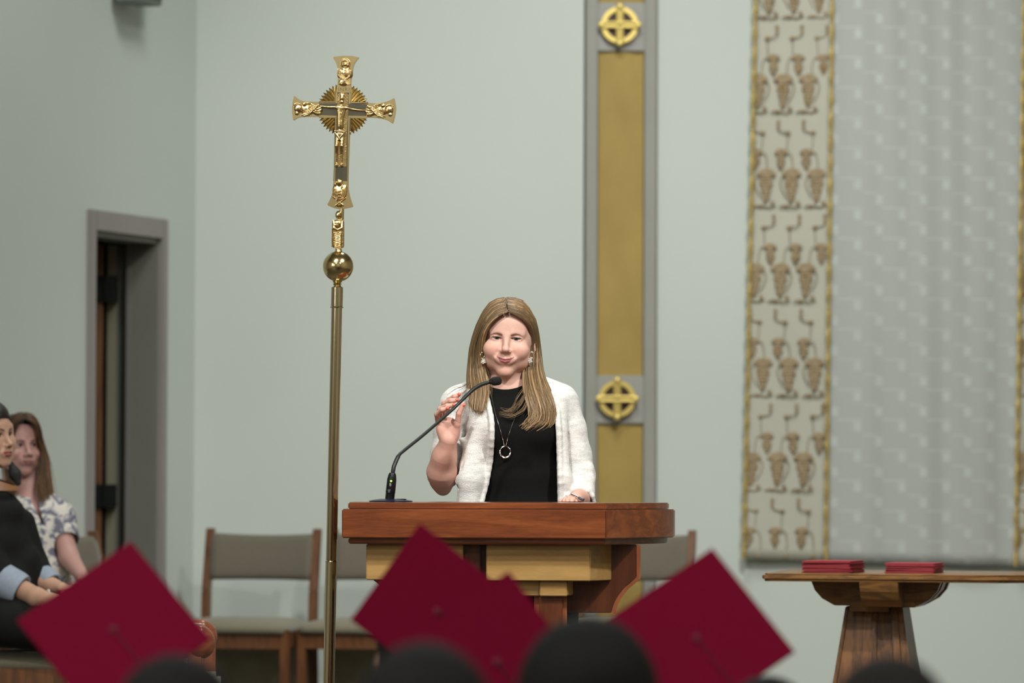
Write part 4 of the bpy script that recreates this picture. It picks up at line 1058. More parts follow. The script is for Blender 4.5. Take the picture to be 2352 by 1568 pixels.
def eyes(M, parent, iris, squint=0, look=(0, 0), name='eye', sides=(-1, 1)):
    sc = M.to_scale().x
    for s in sides:
        c = Vector((s*.0268, -.0560, -.0008)); mb = MB(); mb.ball((0, 0, 0), .0118, 24, 16)
        e = link_mesh(name, [M @ (c + Vector(v)) for v in mb.v], mb.f, M_eyew, parent, 'all')
        d = Vector((look[0], -1, look[1])).normalized()
        for nm, r, off, m in (('iris', .0060, .01035, iris), ('pupil', .0026, .01182, M_pup)):
            mb = MB(); mb.lathe(c + d*off, d, [(0, r), (.0014, r*.55), (.0018, 0)], 20)
            link_mesh(nm, [M @ Vector(v) for v in mb.v], mb.f, m, e, 'all')
        # upper lash line
        op = .0046*(1-squint) + .0021
        pts = [(s*(.0270 + .0162*math.cos(a)), -.0702 + .0085*abs(math.cos(a))**2.2 , -.0008 + op*1.02*math.sin(a) + (.0008 if math.cos(a) > .5 else 0)) for a in np.linspace(.12, PI-.12, 12)]
        mb = MB(); mb.tube([M @ Vector(p) for p in pts], [.0004 + .0009*math.sin(PI*i/11) for i in range(12)], 6); mb.build('eyelash', M_lash, parent, smooth=True)
def strands(guides, n, r, seg=16, jit=.004, wave=0.0, tip=.35, taper=None, sides=5, seed=1, start=(0, .15), flat=1.0, lenvar=.12, cols=None, clump=0):
    """locks interpolated between neighbouring guide curves -> V, F, colour"""
    R_ = np.random.default_rng(seed); G = [spline(np.array(g, float), seg) for g in guides]; VV = []; FF = []; CCc = []; nv = 0
    for i in range(n):
        t = R_.random()*(len(G)-1); a = int(t); f = t-a; g = G[a]*(1-f) + G[min(a+1, len(G)-1)]*f
        if clump: g = g + R_.normal(0, jit*.4, 3)
        off = R_.normal(0, jit, 3); off2 = R_.normal(0, jit*1.4, 3); s = np.linspace(0, 1, seg)[:, None]
        s0 = R_.uniform(*start); s1 = 1 - abs(R_.normal(0, lenvar)); s1 = max(.4, s1)
        u = s0 + (s1-s0)*s[:, 0]; g = np.stack([np.interp(u, s[:, 0], g[:, k]) for k in range(3)], 1)
        g = g + off*(.3+.7*s) + off2*s*s
        if wave: ph = R_.uniform(0, 6.28, 2); g[:, 0] += wave*np.sin(ph[0]*.35 + u*9)*u; g[:, 1] += wave*.7*np.sin(ph[1]*.35 + u*8)*u
        T_ = np.gradient(g, axis=0); T_ /= np.linalg.norm(T_, axis=1)[:, None] + 1e-9
        A = np.cross(T_, [0, 1, .01]); A /= np.linalg.norm(A, axis=1)[:, None] + 1e-9; B = np.cross(T_, A)
        rr = r * R_.uniform(.6, 1.3) * np.clip(np.minimum(1, (1-s[:, 0])*3+tip), 0, 1) * np.clip(s[:, 0]*6+.35, 0, 1)
        an = np.arange(sides)*2*PI/sides
        ring = g[:, None] + rr[:, None, None]*(A[:, None]*np.cos(an)[None, :, None]*flat + B[:, None]*np.sin(an)[None, :, None]/flat)
        VV.append(ring.reshape(-1, 3)); j = np.arange(sides); jn = (j+1) % sides
        for k in range(seg-1): FF.append(np.stack([nv+k*sides+j, nv+k*sides+jn, nv+(k+1)*sides+jn, nv+(k+1)*sides+j], 1))
        c0 = np.array(cols[0]); c1 = np.array(cols[1]); c2 = np.array(cols[2]); w_ = R_.random()**1.2; base_ = c0*(1-w_) + c1*w_
        if R_.random() < .14: base_ = c2*R_.uniform(.85, 1.15)
        m = np.clip((u-.45)*1.7, 0, 1)[:, None]*R_.uniform(.3, 1); cc = base_*(1-m) + c2*m
        CCc.append(np.repeat(cc, sides, 0)); nv += seg*sides
    return np.vstack(VV), np.vstack(FF), np.vstack(CCc)
def hair_mat(name, rough=.48): 
    m = mat(name, (.2, .14, .08, 1), rough, attr='Col', spec=.5, noise=(500, .12)); return m
M_hair = hair_mat('hair_strands')
def px_of(V):
    """project world points into the 2352x1568 frame"""
    Ri = np.array(CM.to_3x3().inverted()); q = (V - np.array([0, 0, CAM_Z])) @ Ri.T
    return 1176 + F_PX*q[:, 0]/-q[:, 2], 784 - F_PX*q[:, 1]/-q[:, 2]
def grid_px(f):
    g = f.grid(); sh = g[0].shape; V = np.stack([a.ravel() for a in g], 1).astype(np.float64); x, y = px_of(V)
    return x.reshape(sh), y.reshape(sh), g
def limb_hand(h, J, r=.0082, k=.004):
    """J: dict finger -> list of 4 joints"""
    for nm, pts in J.items():
        q = {'pinky': .86, 'ring': .95, 'middle': 1.0, 'index': .97, 'thumb': 1.12}[nm]
        rs = [r*q*1.12, r*q, r*q*.92, r*q*.80][:len(pts)]
        h.chain(pts, rs, k)
# ================================================================== the speaker
YS = 12.05
def W(px, py, d=0): return P(px, py, YS - d)
SK = srgb(222, 180, 164)
spk = empty('person', (P(1175, 1100, YS).x, YS, 0), 0, 'smiling person in a white open cardigan and black top behind the lectern', 'person')
HM = head_matrix(W(1163.5, 777, .062), yaw=-2, pitch=0, roll=3.0, scale=1.0)
lo = W(1040, 960, .14); hi = W(1290, 672, -.14)
f = Field((lo.x, lo.y, lo.z), (hi.x, hi.y, hi.z), .0015); h = HF(f, HM)
build_head(h, smile=1.0, squint=.62, ears=(1, 1), cheek=1.05, jaw=1.0)
# throat, collarbones and upper chest
f.cap(W(1166, 850, -.02), W(1172, 915, -.02), .050, .060, .02)
f.ell(W(1172, 955, -.01), (.13, .075, .055), .03)
f.cap(W(1168, 892, -.02), W(1085, 925, -.01), .032, .032, .03); f.cap(W(1175, 892, -.02), W(1258, 922, -.01), .032, .032, .03)
Vh, Fh = f.mesh(); Ch = face_colours(Vh, HM, SK, srgb(160, 92, 98), srgb(140, 108, 84), smile=1.0, blush=.34)
# raised arm and hand (picture left), forearm coming up and forward from the elbow
HJ = {'pinky': [W(1006, 968, .125), W(1003, 951, .150), W(1015, 941, .166), W(1027, 937.5, .166)],
      'ring': [W(1010, 957, .110), W(1011, 939, .140), W(1027, 932.5, .155), W(1042, 930, .155)],
      'middle': [W(1016, 948, .098), W(1021, 926, .126), W(1036, 920.5, .142), W(1049.5, 918.5, .142)],
      'index': [W(1025, 944, .086), W(1032, 918, .108), W(1044, 910.5, .122), W(1054, 906, .122)],
      'thumb': [W(1047, 1000, .115), W(1051, 975, .128), W(1054, 950, .138), W(1063, 930, .140)]}
lo = W(965, 1150, .19); hi = W(1082, 890, -.06)
f = Field((lo.x, lo.y, lo.z), (hi.x, hi.y, hi.z), .0013)
f.chain([W(1018, 1123, .028), W(1016, 1108, .035), W(1015, 1084, .055), W(1020, 1050, .085), W(1030, 1012, .112)], [.0165, .0300, .0395, .0325, .0245], .018)
f.ell(W(1030, 985, .112), (.030, .0135, .034), .012, R=Matrix.Rotation(math.radians(-8), 3, 'Y'))      # palm
f.ell(W(1047, 990, .118), (.0125, .013, .026), .010, R=Matrix.Rotation(math.radians(6), 3, 'Y'))       # thumb pad
f.ell(W(1013, 990, .118), (.0125, .012, .027), .010, R=Matrix.Rotation(math.radians(-14), 3, 'Y'))
hh = HF(f, Matrix.Identity(4)); limb_hand(hh, HJ, .0080, .003)
f.chain([W(1024, 955, .131), W(1030, 975, .132), W(1040, 996, .133), W(1050, 1006, .130)], [.0012, .0016, .0014, .0006], .002, 'sub')   # palm creases
f.chain([W(1044, 962, .133), W(1051, 972, .142), W(1057, 980, .136)], [.0005, .0008, .0005], .002, 'sub')
Va, Fa = f.mesh(); Ca = np.tile(np.array(SK[:3])*np.array([.93, .86, .86]), (len(Va), 1))
# resting arm and hand (picture right) on the lectern top
RJ = {'index': [W(1305, 1148, .235), W(1300, 1146.5, .265), W(1296, 1150, .285), W(1296, 1153, .292)],
      'middle': [W(1312, 1147, .240), W(1308, 1145.5, .272), W(1304, 1149.5, .292), W(1303, 1153, .300)],
      'ring': [W(1320, 1148, .238), W(1318, 1147, .268), W(1314, 1150.5, .286), W(1313, 1153.5, .292)],
      'pinky': [W(1328, 1149, .232), W(1327, 1148.5, .256), W(1324, 1151.5, .270), W(1323, 1153.5, .276)],
      'thumb': [W(1303, 1151, .205), W(1296, 1150, .228), W(1290, 1151.5, .246), W(1287, 1152.5, .260)]}
lo = W(1270, 1162, .33); hi = W(1385, 1060, -.05)
f = Field((lo.x, lo.y, lo.z), (hi.x, hi.y, hi.z), .0014)
f.chain([W(1336, 1085, -.01), W(1334, 1122, .008), W(1331, 1144, .085), W(1322, 1147.5, .185)], [.028, .0270, .0280, .0220], .012)
f.ell(W(1315, 1147.5, .222), (.026, .030, .0105), .010)
hh = HF(f, Matrix.Identity(4)); limb_hand(hh, RJ, .0076, .003)
f.box((lo.x-.1, lo.y-.1, ZT-.3), (hi.x+.1, YL+DEP+.004, ZT+.0008), .0005, mode='sub')
Vr, Fr = f.mesh(); Cr = np.tile(np.array(SK[:3])*np.array([.96, .9, .88]), (len(Vr), 1))
# torso, hips, legs under the clothes
def torso(f, g=0.0, hips=True):
    f.ell(W(1172, 952, -.015), (.142+g, .078+g, .060+g), .03)
    f.ell(W(1188, 1000, 0), (.118+g, .092+g, .085+g), .03)
    f.ell(W(1150, 990, .052), (.050+g, .045+g, .050+g), .03); f.ell(W(1232, 990, .052), (.050+g, .045+g, .050+g), .03)
    f.ell(W(1193, 1090, -.002), (.106+g, .084+g, .115+g), .04)
    f.ell(W(1196, 1215, -.008), (.138+g, .104+g, .125+g), .04)
f = Field((W(1000, 1100).x, YS-.22, .0), (W(1370, 1100).x, YS+.22, W(1100, 880).z), .007)
torso(f); hipz = W(1196, 1250).z; hx = W(1196, 1250).x
for s in (-1, 1): f.chain([(hx+s*.075, YS, hipz), (hx+s*.085, YS+.0, .48), (hx+s*.09, YS+.02, .09)], [.078, .052, .034], .03)
Vt, Ft = f.mesh(); Ct = np.tile(SK[:3], (len(Vt), 1))
V, F = join_vf([(Vh, Fh), (Va, Fa), (Vr, Fr), (Vt, Ft)])
link_mesh('body', V, F, M_skin, spk, 'all', attr=np.vstack([Ch, Ca, Cr, Ct]))
eyes(HM, spk, M_iris, squint=.62, look=(0.02, 0.0))
# nails
M_nail = mat('coral_nail_polish', srgb(236, 98, 84), .25, coat=.5, noise=(30, .03))
for nm, (a, dx, dz, rz) in {'pinky': (HJ['pinky'][3], .001, .0015, 0), 'ring': (HJ['ring'][3], .001, .0018, 0), 'middle': (HJ['middle'][3], .001, .002, 0), 'index': (HJ['index'][3], .001, .002, 0), 'thumb': (HJ['thumb'][3], .003, .001, -40)}.items():
    mb = MB(); mb.ball((0, 0, 0), (.0050, .0016, .0040), 14, 10); Mx = Matrix.Translation(Vector(a) + Vector((dx, -.0062, dz))) @ Euler((math.radians(-20), math.radians(rz), math.radians(8))).to_matrix().to_4x4()
    link_mesh('fingernail', [Mx @ Vector(v) for v in mb.v], mb.f, M_nail, spk, 'all')
# ---- black top and trousers
M_black = mat('black_knit_top', srgb(15, 16, 15), .9, noise=(200, .15), bump=(700, .3), spec=.2); M_blackt = mat('black_trousers', srgb(20, 20, 22), .8, noise=(120, .1))
f = Field((W(1030, 1100).x, YS-.2, W(1100, 1330).z), (W(1330, 1100).x, YS+.16, W(1100, 865).z), .0035); torso(f, .0055)
f.cap(W(1168, 892, -.02), W(1085, 925, -.01), .0385, .0385, .03); f.cap(W(1175, 892, -.02), W(1256, 922, -.01), .0385, .0385, .03); f.cap(W(1166, 850, -.02), W(1172, 915, -.02), .056, .066, .02)
X, Yp, g = grid_px(f)
u = (X-1160)/44.0; neckline = 894 - 11*np.clip(u*u, 0, 3)             # crew neckline
f.D = np.maximum(f.D, ((neckline - Yp)/815).astype(np.float32)); f.D[np.abs(f.D) > .2] = .2
V, F = f.mesh(); link_mesh('black_top', V, F, M_black, spk, 'all'); blackVF = (V, F)
mb = MB(); q = [W(1160 + 44*t, 896 - 11*t*t, .0) for t in np.linspace(-.98, .98, 24)]
def ontop(p, lift=.002):
    """push a point onto the front of the torso"""
    best = p.y
    for (c, r) in ((W(1172, 952, -.015), (.1475, .0835, .0655)), (W(1188, 1000, 0), (.1235, .0975, .0905)), (W(1150, 990, .052), (.0555, .0505, .0555)), (W(1232, 990, .052), (.0555, .0505, .0555)), (W(1193, 1090, -.002), (.1115, .0895, .1205))):
        v = 1 - ((p.x-c.x)/r[0])**2 - ((p.z-c.z)/r[2])**2
        if v > 0: best = min(best, c.y - r[1]*math.sqrt(v))
    return Vector((p.x, best - lift, p.z))
f = Field((hx-.25, YS-.2, .06), (hx+.25, YS+.2, hipz+.12), .007)
f.ell(W(1196, 1215, -.008), (.146, .112, .133), .03)
for s in (-1, 1): f.chain([(hx+s*.078, YS, hipz), (hx+s*.086, YS, .48), (hx+s*.09, YS+.02, .07)], [.092, .072, .062], .02)
V, F = f.mesh(); link_mesh('trousers', V, F, M_blackt, spk, 'all')
for s in (-1, 1):
    mb = MB(); c = Vector((hx+s*.09, YS-.03, 0)); mb.ball(c + Vector((0, -.02, .035)), (.042, .115, .035), 18, 10); mb.box((c.x-.03, c.y-.10, 0), (c.x+.03, c.y+.09, .02)); mb.build('shoe', M_blackt, spk, smooth=True)
# ---- white cardigan
def knit():
    m = bpy.data.materials.new('white_slub_knit'); m.use_nodes = True; nt = m.node_tree; b = nt.nodes['Principled BSDF']; b.inputs['Roughness'].default_value = .9; b.inputs['Sheen Weight'].default_value = .3
    tc = _n(nt, 'ShaderNodeTexCoord')
    def nz(sc, st, det=3):
        mp = _n(nt, 'ShaderNodeMapping'); mp.inputs['Scale'].default_value = st; nt.links.new(tc.outputs['Object'], mp.inputs[0]); n = _n(nt, 'ShaderNodeTexNoise'); n.inputs['Scale'].default_value = sc; n.inputs['Detail'].default_value = det; nt.links.new(mp.outputs[0], n.inputs['Vector']); return n.outputs['Fac']
    slub = nz(26, (1, 1, 3.4), 5); fine = nz(420, (1, 1, 1.4), 2)
    r = _n(nt, 'ShaderNodeValToRGB'); r.color_ramp.elements[0].position = .30; r.color_ramp.elements[0].color = srgb(214, 216, 216); r.color_ramp.elements[1].position = .58; r.color_ramp.elements[1].color = srgb(242, 243, 239)
    nt.links.new(slub, r.inputs[0])
    mx = _n(nt, 'ShaderNodeMix'); mx.data_type = 'RGBA'; mx.blend_type = 'MULTIPLY'; mx.inputs[0].default_value = .5; nt.links.new(r.outputs[0], mx.inputs[6])
    mr = _n(nt, 'ShaderNodeMapRange'); mr.inputs[1].default_value = .35; mr.inputs[2].default_value = .6; mr.inputs[3].default_value = .55; mr.inputs[4].default_value = 1.1; nt.links.new(fine, mr.inputs[0]); nt.links.new(mr.outputs[0], mx.inputs[7]); nt.links.new(mx.outputs[2], b.inputs['Base Color'])
    ad = _n(nt, 'ShaderNodeMath'); ad.operation = 'ADD'; nt.links.new(slub, ad.inputs[0]); nt.links.new(fine, ad.inputs[1])
    bp = _n(nt, 'ShaderNodeBump'); bp.inputs['Strength'].default_value = .55; bp.inputs['Distance'].default_value = .003; nt.links.new(ad.outputs[0], bp.inputs['Height']); nt.links.new(bp.outputs[0], b.inputs['Normal'])
    return m
M_knit = knit()
f = Field((W(955, 1100).x, YS-.24, W(1100, 1345).z), (W(1400, 1100).x, YS+.20, W(1100, 850).z), .003)
torso(f, .014)
f.cap(W(1140, 892, -.02), W(1058, 925, -.015), .046, .052, .03); f.cap(W(1208, 888, -.02), W(1284, 922, -.012), .047, .053, .03)
# fronts hanging a little away from the body
f.cap(W(1102, 930, .046), W(1078, 1100, .065), .016, .036, .03); f.cap(W(1078, 1100, .065), W(1072, 1330, .06), .036, .036, .03); f.cap(W(1285, 920, .04), W(1290, 1100, .07), .020, .024, .03); f.cap(W(1290, 1100, .07), W(1292, 1330, .06), .024, .03, .03)
# sleeves
f.chain([W(1046, 935, -.008), W(1034, 985, .0), W(1026, 1040, .005), W(1018, 1088, .014)], [.048, .045, .0435, .0465], .016)
f.chain([W(1290, 930, -.008), W(1308, 985, -.005), W(1323, 1045, .0), W(1333, 1092, .010), W(1335, 1152, .070)], [.050, .0465, .043, .0410, .0390], .012)
f.cap(W(1352, 1075, .03), W(1305, 1083, .03), .012, .010, .014); f.cap(W(1356, 1100, .045), W(1306, 1112, .05), .012, .009, .012)   # folds above the cuff
f.cap(W(1308, 1000, .035), W(1345, 1070, .035), .008, .004, .012)
f.cap(W(1075, 900, .045), W(1095, 980, .06), .010, .006, .02); f.cap(W(1060, 1010, .055), W(1100, 1050, .07), .006, .008, .018)
f.cap(W(1062, 1020, .085), W(1056, 1120, .08), .004, .006, .012, 'sub')
f.cap(W(1303, 1000, .05), W(1301, 1160, .055), .007, .005, .010, 'sub')
# openings of the sleeves
f.chain([W(1019, 1075, .012), W(1016, 1110, .040), W(1012, 1150, .10)], [.0395, .0425, .05], .003, 'sub'); f.cap(W(1018, 1085, .055), W(1030, 1012, .135), .046, .034, .004, 'sub')
f.chain([W(1334, 1152, .078), W(1330, 1164, .16)], [.0350, .050], .003, 'sub')
f.chain([W(1300, 1154, .090), W(1305, 1138, .098), W(1316, 1126, .100), W(1333, 1121, .100), W(1350, 1126, .098), W(1361, 1138, .094), W(1366, 1154, .085)], [.0042, .0048, .0050, .0050, .0050, .0048, .0042], .008)
from mathutils.bvhtree import BVHTree
def surf(VF_, lift):
    b_ = BVHTree.FromPolygons([tuple(v) for v in VF_[0]], [tuple(int(i) for i in q) for q in VF_[1]])
    def g_(p):
        hit = b_.ray_cast(Vector((p.x, YS-1, p.z)), Vector((0, 1, 0)))
        return Vector((p.x, hit[0].y - lift, p.z)) if hit[0] is not None else None
    return g_
f.D = np.clip(f.D, -.05, .05); oncard = surf(f.mesh(), -.001)
X, Yp, g = grid_px(f)
xl = np.interp(Yp, [860, 890, 930, 965, 1000, 1060, 1110, 1153, 1350], [1112, 1117.5, 1127, 1134.5, 1135, 1131, 1122, 1111, 1080])
xr = np.interp(Yp, [860, 875, 900, 935, 1000, 1153, 1350], [1236, 1247, 1262, 1273, 1278, 1281, 1285])
opn = np.minimum(X-xl, xr-X)/815; opn = np.where(g[1] < YS+.0, opn, -1)
neck = .060 - np.sqrt((g[0]-W(1168, 870).x)**2 + (g[1]-YS-.02)**2); neck = np.where(Yp < 905, neck, -1)
f.D = np.maximum(f.D, np.maximum(opn, neck).astype(np.float32)); f.D = np.clip(f.D, -.05, .05)
# hollow it so the shirt shows inside the opening
def band(pts, r): 
    f.chain(pts, [r]*len(pts), .004)
le = [W(float(np.interp(y, [860, 890, 930, 965, 1000, 1060, 1110, 1153, 1350], [1112, 1117.5, 1127, 1134.5, 1135, 1131, 1122, 1111, 1080]))-5, y, 0) for y in np.linspace(905, 1330, 26)]
re_ = [W(float(np.interp(y, [860, 875, 900, 935, 1000, 1153, 1350], [1236, 1247, 1262, 1273, 1278, 1281, 1285]))+6, y, 0) for y in np.linspace(872, 1330, 26)]
band([q for q in map(oncard, le) if q], .0075); band([q for q in map(oncard, re_) if q], .0075)
V, F = f.mesh(); link_mesh('cardigan', V, F, M_knit, spk, 'all')
# ---- hair
HC = (srgb(92, 74, 52)[:3], srgb(134, 108, 74)[:3], srgb(180, 150, 110)[:3])
def Hd(x, y, d): return tuple(W(x, y, d))
top = [Hd(1162, 684, d) for d in (.045, .02, -.02, -.06)]
L = [  # picture-left side, from hairline to the outer silhouette
  [Hd(1166, 716, .085), Hd(1148, 723, .088), Hd(1126, 742, .080), Hd(1111, 772, .062), Hd(1108, 810, .040), Hd(1112, 850, .030), Hd(1122, 895, .055), Hd(1112, 938, .085)],
  [Hd(1163, 704, .082), Hd(1140, 714, .082), Hd(1116, 742, .066), Hd(1102, 780, .042), Hd(1099, 820, .025), Hd(1102, 862, .035), Hd(1110, 905, .070), Hd(1104, 950, .092)],
  [Hd(1161, 692, .065), Hd(1132, 705, .060), Hd(1106, 742, .040), Hd(1092, 788, .018), Hd(1089, 830, .010), Hd(1088, 870, .028), Hd(1094, 905, .062), Hd(1092, 945, .082)],
  [Hd(1160, 683, .030), Hd(1126, 697, .025), Hd(1100, 738, .005), Hd(1084, 790, -.005), Hd(1079, 835, 0), Hd(1076, 875, .020), Hd(1078, 905, .050), Hd(1082, 935, .070)]]
R = [  # picture-right side, tucked behind the ear then forward over the shoulder
  [Hd(1168, 716, .085), Hd(1190, 723, .082), Hd(1211, 740, .066), Hd(1222, 762, .030), Hd(1218, 790, .0), Hd(1210, 830, .005), Hd(1206, 875, .040), Hd(1208, 915, .085), Hd(1222, 955, .100), Hd(1200, 982, .105)],
  [Hd(1166, 704, .080), Hd(1194, 713, .074), Hd(1218, 738, .045), Hd(1227, 766, .012), Hd(1226, 800, -.008), Hd(1220, 840, .005), Hd(1222, 885, .055), Hd(1234, 930, .090), Hd(1240, 965, .098), Hd(1215, 986, .102)],
  [Hd(1164, 692, .062), Hd(1196, 703, .055), Hd(1222, 736, .020), Hd(1233, 775, -.012), Hd(1236, 815, -.015), Hd(1236, 855, .010), Hd(1246, 900, .060), Hd(1258, 940, .085), Hd(1256, 972, .090), Hd(1230, 990, .095)],
  [Hd(1162, 683, .028), Hd(1197, 692, .020), Hd(1226, 730, -.01), Hd(1237, 778, -.035), Hd(1241, 820, -.03), Hd(1243, 858, .0), Hd(1258, 900, .045), Hd(1270, 940, .072), Hd(1268, 968, .080), Hd(1246, 985, .086)]]
parts_ = []
HM2 = tuple(tuple(q*.92 for q in c) for c in HC)
parts_.append(strands(L, 330, .0026, 14, .0022, .0012, sides=6, seed=33, start=(0, .02), flat=1.5, lenvar=.05, cols=(HC[0], HC[1], HC[2]), tip=.15))
parts_.append(strands(R, 400, .0026, 18, .0024, .0050, sides=6, seed=34, start=(0, .02), flat=1.5, lenvar=.06, cols=(HC[0], HC[1], HC[2]), tip=.15))
parts_.append(strands(L, 800, .00066, 14, .0034, .0026, sides=4, seed=3, start=(0, .03), flat=1.35, lenvar=.10, tip=.05, cols=HC))
parts_.append(strands(R, 1000, .00066, 18, .0036, .0070, sides=4, seed=4, start=(0, .03), flat=1.35, lenvar=.12, tip=.05, cols=HC))
# loose ends and fly-aways
FW = [[Hd(1206, 880, .07), Hd(1188, 905, .095), Hd(1180, 930, .10), Hd(1172, 948, .102)], [Hd(1210, 900, .08), Hd(1196, 930, .105), Hd(1172, 948, .108), Hd(1146, 940, .104)], [Hd(1214, 915, .08), Hd(1206, 945, .108), Hd(1176, 958, .112), Hd(1150, 952, .108)]]
parts_.append(strands(FW, 26, .0006, 14, .003, .002, seed=5, cols=HC, lenvar=.2))
FL_ = [[Hd(1088, 880, .06), Hd(1076, 905, .08), Hd(1062, 930, .09), Hd(1064, 955, .092)], [Hd(1082, 870, .05), Hd(1062, 885, .07), Hd(1040, 890, .06), Hd(1022, 900, .05)]]
parts_.append(strands(FL_, 16, .0005, 12, .003, .002, seed=6, cols=HC, lenvar=.2))
# back of the head and the mass under the locks
lo = W(1050, 960, .10); hi = W(1290, 670, -.16)
f = Field((lo.x, lo.y, lo.z), (hi.x, hi.y, hi.z), .003); hb = HF(f, HM)
hb.ell((0, .034, .032), (.0750, .0960, .0840), .01)
for (x0, x1, s) in ((1097, 1096, 1), (1226, 1240, 1)):
    f.chain([W(x0 + (12 if x0 < 1160 else -10), 770, -.04), W(x0 + (8 if x0 < 1160 else -4), 820, -.035), W(x1 + (3 if x0 < 1160 else -5), 880, -.01)], [.016, .015, .013], .02)
f.ell(W(1163, 820, -.085), (.066, .045, .12), .03)
hb.ell((0, -.075, -.028), (.0660, .085, .0800), .004, 'sub'); hb.ell((0, -.06, -.12), (.052, .08, .07), .004, 'sub'); hb.ell((0, .024, .058), (.0690, .0800, .0570), .006)
Vm, Fm = f.mesh(); Cm = np.tile(np.array(HC[0])*.8, (len(Vm), 1)); parts_.append((Vm, Fm, Cm))
V, F = join_vf([(a, b) for a, b, c in parts_]); link_mesh('hair', V, F, M_hair, spk, 'all', attr=np.vstack([c for a, b, c in parts_]))
# ---- earrings, necklace
M_pearl = mat('pearl', srgb(228, 228, 218), .18, .35, noise=(20, .04)); M_silver = mat('polished_silver', (.85, .84, .82, 1), .15, 1.0, noise=(60, .05)); M_hoop = mat('gold_hoop', (.75, .6, .35, 1), .2, 1.0, noise=(60, .05))
for (ex, ey, d, cx_, cy_) in ((1108, 816, .045, 1110.5, 830), (1221.5, 815, .03, 1217, 828.5)):
    g = empty('earring', W(ex, ey, d)); g.parent = spk; g.location = W(ex, ey, d) - spk.location
    mb = MB(); mb.tube([W(ex + 4.4*math.sin(a), ey - 7.2*math.cos(a), d) for a in np.linspace(0, 2*PI, 25)[:-1]] + [W(ex, ey-7.2, d)], .0009, 8, cap=False); o = mb.build('hoop', M_hoop, g, smooth=True)
    mb = MB()
    for k in range(11):
        a = k*2.4; rr = 5.2*math.sqrt((k+.3)/11); mb.ball(W(cx_ + rr*math.cos(a), cy_ + rr*math.sin(a)*1.1, d + .004*(1-rr/6)), .0027, 12, 8)
    mb.build('pearl_cluster', M_pearl, g, smooth=True)
nk = empty('necklace', W(1160, 1037, .1)); nk.parent = spk; nk.location = W(1160, 1037, .1) - spk.location
onb_ = surf(blackVF, .003)
pc_ = onb_(W(1160.5, 1037.5, 0))
mb = MB()
for pts in ([(1121, 868), (1125, 893), (1137, 945), (1150, 990), (1158.5, 1023)], [(1206, 868), (1202, 895), (1188, 945), (1173, 985), (1162, 1023)]):
    q = []
    for x, y in spline(np.array(pts, float), 30):
        hq = onb_(W(x, y, .06)) if y > 893 else None; q.append(hq if hq else W(x, y, .035 + .033*max(0, (y-868)/25)))
    mb.tube(q, .0009, 6)
mb.build('chain', M_silver, nk, smooth=True)
mb = MB(); ring = []
for k in range(41):
    a = 2*PI*k/40 + PI/2; x = 1160.5 + 12.0*math.cos(a); y = 1037.5 - 13.0*math.sin(a); q = W(x, y, YS - pc_.y); q.y = pc_.y - .002 + .0006*math.sin(k*3); ring.append(q)
mb.tube(ring, [.0015 + .0013*(.5 - .5*math.sin(2*PI*k/40 + PI/2)) + .0003*math.sin(k*2.3) for k in range(41)], 8, cap=False); mb.build('ring_pendant', M_silver, nk, smooth=True)
# silver pen under the resting hand
pen = empty('pen', (W(1325, 1152, .25).x, YS-.25, ZT), 0, 'small silver and grey pen under the speaker hand on the lectern', 'pen')
mb = MB(); a_, b_ = Vector((W(1312, 1152, .25).x, YS-.262, ZT+.0215)), Vector((W(1340, 1150, .25).x, YS-.285, ZT+.0065)); mb.tube([a_, a_.lerp(b_, .6)], .0034, 12); mb.build('barrel', M_silver, pen, smooth=True)
mb = MB(); mb.tube([a_.lerp(b_, .6), b_], .0042, 12); mb.build('cap', mat('pen_grey', srgb(96, 100, 106), .35, .4, noise=(40, .05)), pen, smooth=True)
# ================================================================== two people seated at the left
M_jacket = mat('black_jacket', srgb(16, 17, 17), .85, spec=.25, noise=(90, .15), bump=(300, .2)); M_cuff = mat('pale_blue_cuff', srgb(138, 150, 166), .8, noise=(80, .06), bump=(300, .2))
M_tan = mat('tan_leather_collar', srgb(128, 88, 56), .5, noise=(20, .1)); M_lace = mat('black_lace', srgb(30, 30, 32), .8, noise=(150, .5), bump=(260, .8))
def floral():
    m = bpy.data.materials.new('blue_and_white_print'); m.use_nodes = True; nt = m.node_tree; b = nt.nodes['Principled BSDF']; b.inputs['Roughness'].default_value = .75
    tc = _n(nt, 'ShaderNodeTexCoord'); n = _n(nt, 'ShaderNodeTexNoise'); n.inputs['Scale'].default_value = 19; n.inputs['Detail'].default_value = 4; n.inputs['Distortion'].default_value = 2.0; nt.links.new(tc.outputs['Object'], n.inputs['Vector'])
    r = _n(nt, 'ShaderNodeValToRGB'); e = r.color_ramp.elements; e[0].position = .42; e[0].color = srgb(104, 104, 118); e[1].position = .54; e[1].color = srgb(206, 202, 192); q = e.new(.47); q.color = srgb(146, 146, 158)
    nt.links.new(n.outputs['Fac'], r.inputs[0]); nt.links.new(r.outputs[0], b.inputs['Base Color']); return m
M_floral = floral()
